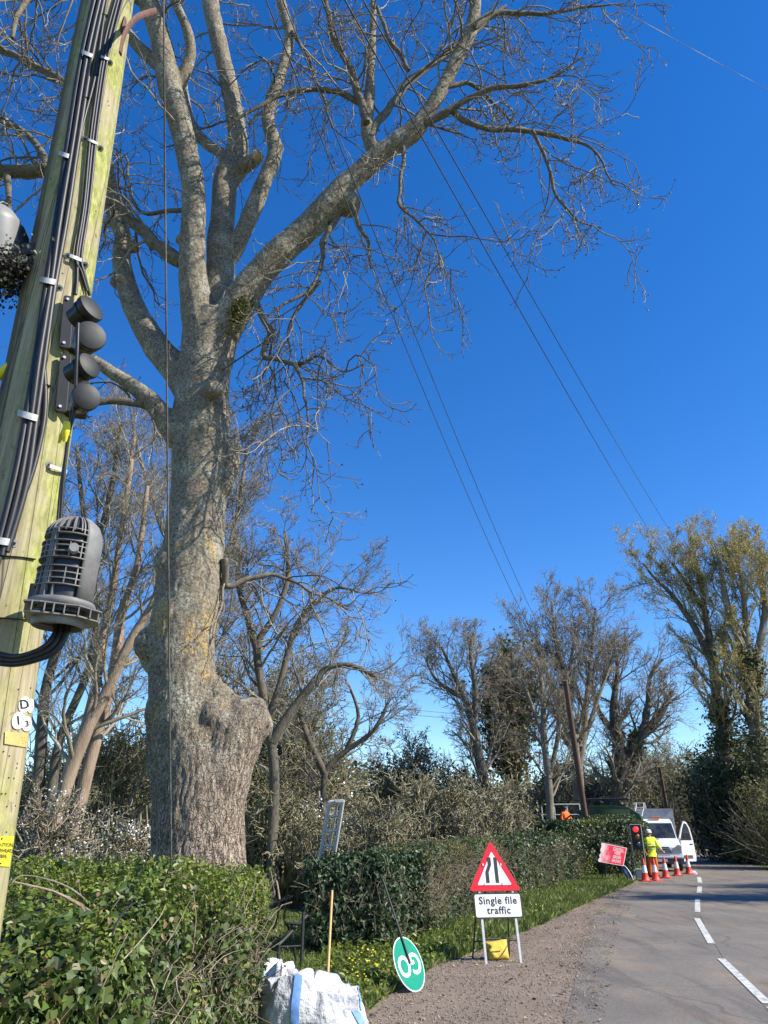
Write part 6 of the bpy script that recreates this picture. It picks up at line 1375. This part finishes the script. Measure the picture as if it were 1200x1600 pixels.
def red_sign():
    TL, TRr, BR, BL = D(936, 1317, 25.3), D(976, 1325, 26.1), D(977.5, 1354, 26.1), D(938, 1345, 25.3)
    t = thing('roadworks_sign', 'battered faded red control sign leaning by the hedge end', 'road sign', tuple(G(965, 1385).xy)+(0,))
    X = (TRr-TL).normalized(); Yv = (TL-BL); Yv = (Yv-X*Yv.dot(X)).normalized(); N = X.cross(Yv); cc = (TL+TRr+BR+BL)/4; W = (TRr-TL).length; H = (TL-BL).length
    mk = MB(); pts = [(-W*.5, -H*.40), (-W*.47, -H*.5), (W*.5, -H*.5), (W*.5, H*.5), (-W*.5, H*.5), (-W*.47, H*.3), (-W*.49, H*.1), (-W*.44, -.02), (-W*.49, -H*.15), (-W*.45, -H*.3)]
    mk.prism(pts, cc, X, Yv, .006); pl = mk.build('panel', M['white'], t)
    m_, n_, b2 = newmat('faded_glare_red'); tc = n_.nodes.new('ShaderNodeTexCoord'); sp = n_.nodes.new('ShaderNodeSeparateXYZ'); n_.links.new(tc.outputs['Object'], sp.inputs[0])
    mr = n_.nodes.new('ShaderNodeMapRange'); x0 = cc.x-W*.5-G(965, 1385).x; mr.inputs[1].default_value = x0; mr.inputs[2].default_value = x0+W*.85; n_.links.new(sp.outputs['X'], mr.inputs[0])
    ns = tnoise(n_, tc.outputs['Object'], 4, 5); ad = n_.nodes.new('ShaderNodeMath'); ad.operation = 'ADD'; n_.links.new(mr.outputs[0], ad.inputs[0]); n_.links.new(ns, ad.inputs[1])
    rp = ramp(n_, [(.62, (.80, .60, .60)), (.82, (.75, .22, .27)), (1.0, (.70, .03, .08))]); n_.links.new(ad.outputs[0], rp.inputs[0]); n_.links.new(rp.outputs[0], b2.inputs['Base Color']); b2.inputs['Roughness'].default_value = .4  # faded red, with glare painted into the paler left part
    mk = MB(); mk.prism([(x*.955, y*.95) for x, y in pts], cc+N*.002, X, Yv, .001); mk.build('red_face', m_, pl)
    mk = MB()
    for k, (tx, sx) in enumerate((('CONTROL', .105), ('HERE', .125), ('GREEN', .125), ('SHOWS', .125))): lettering(mk, tx, sx*1.15, cc+N*.0035+X*W*.18+Yv*(H*.33-H*.215*k), X, Yv, 1.1, .0015)
    mk.prism([(-.02*W, .225*H), (.44*W, .225*H), (.44*W, .245*H), (-.02*W, .245*H)], cc+N*.0035, X, Yv, .001)
    mk.build('lettering', M['white'], pl)
    mk = MB(); 
    for a in (BL.lerp(BR, .2), BL.lerp(BR, .85)): mk.tube([a+Yv*.3-N*.06, (a.x, a.y+.25, 0)], .016, 6); mk.tube([a+Yv*.3-N*.06, (a.x, a.y+.8, 0)], .016, 6)
    mk.tube([TL-N*.02+Yv*.03, TRr-N*.02+Yv*.05-X*.1], .015, 6); mk.build('stand', M['darksteel'], t)
red_sign()
def blue_sign():
    B = G(989, 1380); Tp = D(972, 1352, 26.4); d = (Tp-B).normalized(); L = (Tp-B).length; r_ = L*.5
    t = thing('arrow_sign', 'blue round arrow sign tipped on its side beside the red sign', 'road sign', tuple(B)); w_ = Vector((.35, -.75, .55)); w_ = (w_-d*w_.dot(d)).normalized(); n = w_.cross(d)
    if n.y > 0: w_ = -w_; n = -n
    cc = B+d*r_; N = 32; c2 = [(r_*.42*math.cos(math.tau*k/N), r_*math.sin(math.tau*k/N)) for k in range(N)]
    mk = MB(); mk.prism(c2, cc, w_, d, .02); bd = mk.build('disc', M['white'], t)
    mk = MB(); mk.prism([(x*.93, y*.95) for x, y in c2], cc+n*.003, w_, d, .002); mk.build('disc_face', M['blue'], bd)
    mk = MB(); mk.prism([(-.03, -.25), (.03, -.25), (.03, .05), (.09, .05), (0, .22), (-.09, .05), (-.03, .05)], cc+n*.005, w_, d, .001); mk.build('symbol', M['white'], bd)
    mk = MB(); mk.tube([cc-n*.03, Vector((cc.x+.1, cc.y+.35, 0))], .018, 6); mk.build('stand', M['darksteel'], t)
blue_sign()

# ------------------------------------------------------------------ van
def van():
    g = G(1035, 1362); t = thing('tipper_van', 'white tipper van with a door open and ladder frame on its roof', 'van', (g.x, g.y, 0), R(-12)); t.scale = (1.06, .96, .94)
    def B(): return MB()
    prof = [(.02, .38, .90), (-.06, .55, .94), (-.02, .80, .95), (.02, 1.08, .93), (.12, 1.20, .91), (.62, 1.42, .90), (.70, 1.46, .88), (1.28, 2.22, .83), (1.45, 2.34, .80), (1.75, 2.40, .78), (2.25, 2.40, .78)]
    low = [(2.25, .38, .93)]
    mk = B(); n = len(prof); V = []
    for y, z, w_ in prof: V += [(-w_, y, z), (w_, y, z)]
    V += [(-.93, 2.25, .38), (.93, 2.25, .38), (-.96, 2.25, 1.3), (.96, 2.25, 1.3), (-.96, .75, 1.3), (.96, .75, 1.3), (-.95, .75, .38), (.95, .75, .38)]
    fs = [(2*i, 2*i+1, 2*i+3, 2*i+2) for i in range(n-1)]
    e = 2*n
    for s_ in (0, 1):
        up = [2*i+s_ for i in range(5, n)]; fs.append(tuple(up+[e+2+s_, e+4+s_])); fs.append(tuple([2*i+s_ for i in range(0, 6)]+[e+4+s_, e+6+s_])); fs.append((e+4+s_, e+2+s_, e+s_, e+6+s_))
    fs.append((2*(n-1), 2*(n-1)+1, e+3, e+1, e, e+2)); fs.append((0, 1, e+7, e+1, e, e+6))
    mk.add(V, fs); body = mk.build('cab', M['vanwhite'], t, world=False, smooth=25, bevel=.02)
    def quad_on(y0, z0, w0, y1, z1, w1, off, x0=-1, x1=1, nm='q', mt=None, par=None, th=.012):
        d = Vector((0, y1-y0, z1-z0)).normalized(); nr = Vector((0, -d.z, d.y)); m_ = B()
        c_ = [Vector((x0*w0, y0, z0)), Vector((x1*w0, y0, z0)), Vector((x1*w1, y1, z1)), Vector((x0*w1, y1, z1))]
        m_.add([p+nr*off for p in c_]+[p+nr*(off-th) for p in c_], [(0, 1, 2, 3), (7, 6, 5, 4), (0, 4, 5, 1), (1, 5, 6, 2), (2, 6, 7, 3), (3, 7, 4, 0)]); return m_.build(nm, mt, par or t, world=False)
    quad_on(.725, 1.49, .85, 1.25, 2.18, .79, .012, nm='windscreen', mt=M['glass'])
    quad_on(-.03, .80, .50, .015, 1.10, .40, .02, nm='x', mt=M['plastic']).name = 'grille'
    for k, z in enumerate((.86, .94, 1.02)): m_ = B(); m_.box((0, -.05+.008*k, z), (.78, .02, .022)); m_.build('grille_bar', M['steel'], t, world=False)
    m_ = B(); m_.lathe([(.105, -.008), (.115, 0), (.105, .008), (.095, 0), (.105, -.008)], (0, -.075, .95), (0, -1, 0), 24)
    for a in (90, 210, 330): m_.prism([(.018*math.cos(R(a+90)), .018*math.sin(R(a+90))), (.018*math.cos(R(a-90)), .018*math.sin(R(a-90))), (.105*math.cos(R(a)), .105*math.sin(R(a)))], (0, -.08, .95), (1, 0, 0), (0, 0, 1), -.006)
    m_.build('emblem', M['steel'], t, world=False)
    for s_ in (-1, 1):
        m_ = B(); pl = [(s_*.52, .78), (s_*.90, .84), (s_*.93, 1.14), (s_*.80, 1.20), (s_*.55, 1.02)]
        if s_ < 0: pl = pl[::-1]
        m_.prism(pl, (0, -.035, 0), (1, 0, 0), (0, 0, 1), -.05 if False else .05); m_.build('headlight', M['headlight'], t, world=False, bevel=.01)
    m_ = B(); m_.box((0, -.06, .50), (1.9, .16, .30)); m_.build('bumper', M['plastic'], t, world=False, bevel=.03)
    m_ = B(); m_.box((0, -.10, .64), (1.84, .1, .10)); m_.build('bumper_trim', M['vanwhite'], t, world=False, bevel=.02)
    m_ = B(); m_.box((0, -.150, .50), (.52, .012, .115)); npz = m_.build('number_plate', M['enamel'], t, world=False)
    m_ = B(); lettering(m_, 'L    LA', .11, (.0, -.158, .50), (1, 0, 0), (0, 0, 1), 1.1, .002, .001); m_.build('lettering', M['ink'], npz, world=False)
    m_ = B(); m_.box((-.02, .60, 1.462), (.30, .06, .02)); m_.build('bonnet_vent', M['plastic'], t, world=False)
    m_ = B(); m_.box((.16, 1.5, 2.44), (.42, .22, .10)); m_.build('light_bar', M['beacon'], t, world=False, bevel=.02)
    m_ = B()
    for x in (-.45, .25): m_.tube([(x, .70, 1.50), (x+.38, .80, 1.66)], .012, 6)
    m_.build('wiper', M['plastic'], t, world=False)
    # wheels
    for x in (-.82, .82):
        for y in (.75, 4.6):
            m_ = B(); m_.lathe([(.16, -.11), (.34, -.11), (.36, -.08), (.36, .08), (.34, .11), (.16, .11)], (x, y, .36), (1, 0, 0), 28); wh = m_.build('wheel', M['tyre'], t, world=False, smooth=40)
            m_ = B(); m_.lathe([(.0, .09), (.17, .07), (.2, .1)], (x, y, .36), (math.copysign(1, x), 0, 0), 20); m_.build('rim', M['steel'], wh, world=False, smooth=40)
    m_ = B(); m_.box((0, 3.8, .62), (.9, 4.0, .16)); m_.build('chassis', M['darksteel'], t, world=False)
    # high sided tipper body
    m_ = B(); m_.box((0, 4.1, .95), (2.15, 3.4, .08)); 
    for x in (-1.06, 1.06): m_.box((x, 4.1, 1.86), (.05, 3.4, 1.74))
    m_.box((0, 2.44, 1.9), (2.12, .05, 1.82)); m_.box((0, 5.78, 1.86), (2.12, .05, 1.74)); m_.build('tipper_body', M['vangrey'], t, world=False, bevel=.008)
    m_ = B(); m_.box((0, 2.41, 2.66), (2.16, .05, .42)); m_.box((0, 2.38, 2.46), (2.16, .06, .04)); m_.box((0, 2.38, 2.88), (2.16, .06, .04)); m_.build('headboard', M['vangrey'], t, world=False)
    m_ = B()
    for x in (-.55, -.20): m_.tube([(x-.25, 1.5, 2.42), (x, 2.3, 2.95), (x+.05, 2.6, 3.2), (x+.05, 4.5, 3.2)], .022, 8)
    for k in range(5): m_.tube([(-.80+.25*k/4*1.0, 1.5+.2*k, 2.42+.133*k), (-.45+.25*k/4, 1.5+.2*k, 2.42+.133*k)], .018, 6)
    for y in (2.7, 3.1, 3.5, 3.9, 4.3): m_.tube([(-.5, y, 3.2), (-.15, y, 3.2)], .018, 6)
    m_.tube([(-.6, 2.42, 2.87), (-.6, 2.6, 3.2), (-.1, 2.6, 3.2), (-.1, 2.42, 2.87)], .02, 6); m_.build('ladder_frame', M['steel'], t, world=False, smooth=40)
    # open door on the viewer's right, hinged at the front
    hx, hy = .95, .95; dx = Vector((.74, .67, 0)).normalized(); up = Vector((0, 0, 1)); nn_ = dx.cross(up)
    outer = [(0, .42), (.98, .42), (1.02, .60), (.98, 1.30), (.86, 1.95), (.70, 2.22), (.50, 2.28), (.30, 1.95), (.06, 1.42), (0, 1.3)]
    lowp = [(0, .42), (.98, .42), (1.02, .60), (.98, 1.30), (.965, 1.38), (.06, 1.38), (0, 1.3)]
    m_ = B(); m_.prism(lowp, (hx, hy, 0), dx, up, .06)
    m_.prism([(.06, 1.38), (.13, 1.38), (.36, 1.92), (.52, 2.19), (.50, 2.28), (.30, 1.95)], (hx, hy, 0), dx, up, .05); m_.prism([(.965, 1.38), (.86, 1.95), (.70, 2.22), (.50, 2.28), (.52, 2.19), (.67, 2.14), (.79, 1.92), (.895, 1.38)], (hx, hy, 0), dx, up, .05)
    dr_ = m_.build('door', M['vanwhite'], t, world=False)
    m_ = B(); m_.prism([(.13, 1.38), (.895, 1.38), (.79, 1.92), (.67, 2.14), (.52, 2.19), (.36, 1.92)], Vector((hx, hy, 0))-nn_*.02, dx, up, .01); m_.build('door_window', M['glass'], dr_, world=False)
    m_ = B(); m_.prism(rrect(.62, .16, .03, 3, .5, .62), Vector((hx, hy, 0))+nn_*.004, dx, up, .02); m_.prism(rrect(.2, .05, .02, 3, .8, 1.2), Vector((hx, hy, 0))+nn_*.02, dx, up, .02); m_.build('door_pocket', M['plastic'], dr_, world=False)
    m_ = B(); m_.box((hx+.42, hy+.02, 1.58), (.20, .10, .34)); m_.build('mirror', M['plastic'], dr_, world=False, bevel=.02)
    m_ = B(); m_.box((-1.13, .95, 1.62), (.20, .12, .36)); m_.box((-1.0, .98, 1.48), (.14, .05, .05)); m_.build('mirror', M['plastic'], t, world=False, bevel=.02)
    return t
van()

# ------------------------------------------------------------------ people
def skin_mesh(name, joints, edges, radii, mat, parent, root=0, sub=1):
    me = bpy.data.meshes.new(name); me.from_pydata(joints, edges, []); o_ = bpy.data.objects.new(name, me); C.objects.link(o_)
    sk = o_.modifiers.new('skin', 'SKIN'); sk.branch_smoothing = .4
    for i, v_ in enumerate(me.skin_vertices[0].data):
        r_ = radii[i]; v_.radius = (r_, r_) if isinstance(r_, (int, float)) else r_; v_.use_root = (i == root)
    su = o_.modifiers.new('sub', 'SUBSURF'); su.levels = sub; su.render_levels = sub
    bpy.context.view_layer.update(); dg = bpy.context.evaluated_depsgraph_get(); m2 = bpy.data.meshes.new_from_object(o_.evaluated_get(dg)); bpy.data.objects.remove(o_); bpy.data.meshes.remove(me)
    m2.name = name; m2.materials.clear(); m2.materials.append(mat); m2.polygons.foreach_set('use_smooth', [True]*len(m2.polygons))
    o2 = bpy.data.objects.new(name, m2); link(o2, parent); WM[o2.name] = wm(parent); return o2
def person(label, loc, rz, top, legs, hat=None, pose='stand', lb=None):
    t = thing('person', label, 'person', loc, rz)
    # local: x right of the figure, y forward (facing -y when rz = 0 means facing the camera)
    J = {'pel': (0, 0, .95), 'waist': (0, .0, 1.10), 'chest': (0, .01, 1.32), 'neck': (0, .0, 1.48), 'head': (0, -.02, 1.58), 'crown': (0, -.01, 1.70),
         'shl': (-.19, 0, 1.42), 'ell': (-.27, .02, 1.16), 'wrl': (-.27, -.12, .95), 'hal': (-.27, -.17, .88), 'shr': (.19, 0, 1.42), 'elr': (.29, -.03, 1.17), 'wrr': (.37, -.20, 1.00), 'har': (.40, -.27, .95),
         'hil': (-.10, 0, .90), 'knl': (-.12, -.02, .50), 'anl': (-.13, .02, .09), 'tol': (-.14, -.14, .04), 'hir': (.10, 0, .90), 'knr': (.13, -.05, .50), 'anr': (.15, .02, .09), 'tor': (.17, -.14, .04)}
    if pose == 'arm_up': J['elr'] = (.36, -.2, 1.35); J['wrr'] = (.42, -.42, 1.45); J['har'] = (.44, -.5, 1.47)
    def build(nm, keys, ed, rad, mat, sub=1, root=0): return skin_mesh(nm, [J[k] for k in keys], [(keys.index(a), keys.index(b_)) for a, b_ in ed], rad, mat, t, root, sub)
    keys = list(J); rad = {'pel': .115, 'waist': .105, 'chest': (.13, .10), 'neck': .055, 'head': .085, 'crown': .07, 'shl': .06, 'ell': .042, 'wrl': .028, 'hal': .035, 'shr': .06, 'elr': .042, 'wrr': .028, 'har': .035, 'hil': .09, 'knl': .058, 'anl': .042, 'tol': .035, 'hir': .09, 'knr': .058, 'anr': .042, 'tor': .035}
    ed = [('pel', 'waist'), ('waist', 'chest'), ('chest', 'neck'), ('neck', 'head'), ('head', 'crown'), ('chest', 'shl'), ('shl', 'ell'), ('ell', 'wrl'), ('wrl', 'hal'), ('chest', 'shr'), ('shr', 'elr'), ('elr', 'wrr'), ('wrr', 'har'), ('pel', 'hil'), ('hil', 'knl'), ('knl', 'anl'), ('anl', 'tol'), ('pel', 'hir'), ('hir', 'knr'), ('knr', 'anr'), ('anr', 'tor')]
    body = build('body', keys, ed, [rad[k] for k in keys], M['skin'])
    J['hem'] = (0, .0, .80); ed = ed+[('pel', 'hem')]
    k2 = ['pel', 'hem', 'waist', 'chest', 'neck', 'shl', 'ell', 'wrl', 'shr', 'elr', 'wrr']; r2 = [.195, .19, .175, (.18, .15), .075, .095, .075, .06, .095, .075, .06]
    jk = build('jacket', k2, [e for e in ed if e[0] in k2 and e[1] in k2], r2, top)
    k3 = ['pel', 'hil', 'knl', 'anl', 'hir', 'knr', 'anr']; build('trousers', k3, [e for e in ed if e[0] in k3 and e[1] in k3], [.145, .115, .085, .07, .115, .085, .07], legs)
    for s_, a in ((-1, 'l'), (1, 'r')):
        mk = MB(); an = J['an'+a]; mk.sphere((an[0]+.01*s_, an[1]-.07, .055), .075, 12, (.7, 1.8, .75)); mk.build('boot', M['boot'], t, world=False, smooth=60)
    # tape bands
    mk = MB()
    for z in (1.05, 1.20): mk.lathe([(.205, z-.02), (.207, z+.02)], n=20)
    if top is M['hivis']: mk.build('reflective_bands', M['silver'], jk, world=False, smooth=60)
    hd = Vector(J['head'])
    mk = MB()
    for s_ in (-1, 1): mk.sphere(hd+Vector((s_*.035, -.088, .03)), .011, 8)
    mk.build('eyes', M['ink'], t, world=False, smooth=60)
    mk = MB(); mk.sphere(hd+Vector((0, -.098, .0)), .018, 8, (.8, 1, 1.3)); 
    for s_ in (-1, 1): mk.sphere(hd+Vector((s_*.088, 0, .01)), .022, 8, (.4, .8, 1.2))
    # hands: palm with five fingers
    for a in ('hal', 'har'):
        c = Vector(J[a]); pv = (c-Vector(J['wrl' if a == 'hal' else 'wrr'])).normalized(); sd = pv.cross(Vector((0, 0, 1))).normalized()
        for k, (o1, l_) in enumerate(((-.028, .06), (-.01, .075), (.01, .07), (.028, .055))):
            q0 = c+sd*o1+pv*.02; q1 = q0+pv*l_*.6; q2 = q1+(pv+Vector((0, 0, -.8))).normalized()*l_*.5; mk.tube([q0, q1, q2], [.010, .009, .007], 6)
        q0 = c-sd*.035; mk.tube([q0, q0+(pv-sd).normalized()*.04, q0+(pv*1.4-sd*.5).normalized()*.065], [.011, .010, .008], 6)
    mk.build('face_and_fingers', M['skin'], body, world=False, smooth=60)
    if hat:
        mk = MB(); c = hd+Vector((0, .01, .055)); mk.lathe([(.128, -.01), (.135, 0), (.122, .012), (.118, .05), (.10, .09), (.06, .118), (0, .128)], c, (0, -.12, 1), 24); mk.box(c+Vector((0, -.13, .0)), (.16, .07, .012)); mk.build('hard_hat', hat, t, world=False, smooth=50)
    else:
        mk = MB(); mk.sphere(hd+Vector((0, .02, .06)), .105, 14, (1, 1.05, .9)); mk.build('hair', M['boot'], t, world=False, smooth=60)
    return t
g = G(1022, 1371); person('worker in yellow hi-vis jacket, orange trousers and white hard hat behind the cones', (g.x, g.y, 0), R(-18+20), M['hivis'], M['orange'], M['enamel'])
g = P(727, 1303, 25); person('distant worker in orange top standing in the orchard shade', (g.x, g.y, .0), R(-20), M['orange'], M['navy'])
g = P(886, 1303, 40); person('worker in orange overalls standing up on the green trailer', (g.x, g.y, 1.12), R(30), M['orange'], M['orange'])
# seated driver
vt = [o_ for o_ in C.objects if o_.name == 'tipper_van'][0]

# ------------------------------------------------------------------ green lorry and trailer behind the hedge
def lorry():
    g = P(942, 1303, 38); t = thing('green_lorry', 'dark green lorry half hidden by the tall hedge', 'lorry', (g.x, g.y, 0), R(-20))
    V = []; prof = [(-1.1, .5), (-1.1, 1.6), (-1.02, 2.3), (-.8, 2.75), (-.5, 2.95), (.6, 2.95), (1.3, 2.85), (1.75, 2.5), (1.95, 1.8), (2.0, .5)]
    mk = MB(); n = len(prof); dep = 2.1
    for x, z in prof: V += [(x*1.02, 0, z*.96), (x*1.02, dep, z*.96)]
    mk.add(V, [(2*i, 2*i+2, 2*i+3, 2*i+1) for i in range(n-1)]+[tuple(2*i for i in range(n)), tuple(2*i+1 for i in range(n-1, -1, -1))]); mk.build('body', M['vangreen'], t, world=False, bevel=.05)
    for (x0, x1) in ((-.98, -.08), (.05, 1.35)):
        mk = MB(); mk.prism(rrect(x1-x0, .85, .06, 3, (x0+x1)/2, 2.22), (0, -.012, 0), (1, 0, 0), (0, 0, 1), .01); mk.build('window', M['glass'] if x0 < 0 else M['greenglass'], t, world=False)
    mk = MB()
    for x in (-.9, 0, .9): mk.box((x, 1.0, 3.02), (.05, 1.9, .06))
    for y in (.1, 1.9): mk.box((.1, y, 3.07), (2.6, .05, .04))
    mk.tube([(-.8, .3, 3.12), (1.3, .35, 3.13)], .04, 8); mk.tube([(-.7, .6, 3.12), (1.1, .7, 3.13)], .03, 8); mk.build('roof_rack', M['darksteel'], t, world=False)
    for x in (-.4, 1.3):
        mk = MB(); mk.lathe([(.1, -.1), (.4, -.1), (.42, 0), (.4, .1), (.1, .1)], (x, .1, .42), (0, 1, 0), 20); mk.build('wheel', M['tyre'], t, world=False, smooth=40)
    mk = MB(); mk.box((.35, -.03, 1.72), (.9, .05, .12)); mk.build('side_marker', M['cone'], t, world=False)
M['greenglass'] = pmat('green_tinted_glass', (.03, .11, .03), (.02, .07, .02), 3, .12)
lorry()
g = P(880, 1303, 41); t = thing('green_trailer', 'low green trailer with grey racking left of the brown pole', 'trailer', (g.x, g.y, 0), R(-10))
mk = MB(); mk.box((0, 0, 1.02), (2.2, 3.2, .16)); mk.box((0, -1.58, 1.45), (2.2, .05, .7)); mk.build('bed', M['vangreen'], t, world=False)
mk = MB()
for x in (-.95, -.3, .35, 1.0): mk.tube([(x, .9, 1.1), (x, .9, 3.0)], .035, 6)
mk.tube([(-.95, .9, 3.0), (1.0, .9, 3.0)], .04, 6); mk.tube([(-.95, .9, 2.5), (1.0, .9, 2.5)], .03, 6); mk.build('rack', M['steel'], t, world=False)
for x in (-.9, .9):
    mk = MB(); mk.lathe([(.1, -.1), (.38, -.1), (.4, 0), (.38, .1), (.1, .1)], (x, 0, .5), (1, 0, 0), 20); mk.build('wheel', M['tyre'], t, world=False, smooth=40)
print('objects', len(bpy.data.objects), 'faces', sum(len(m_.polygons) for m_ in bpy.data.meshes))
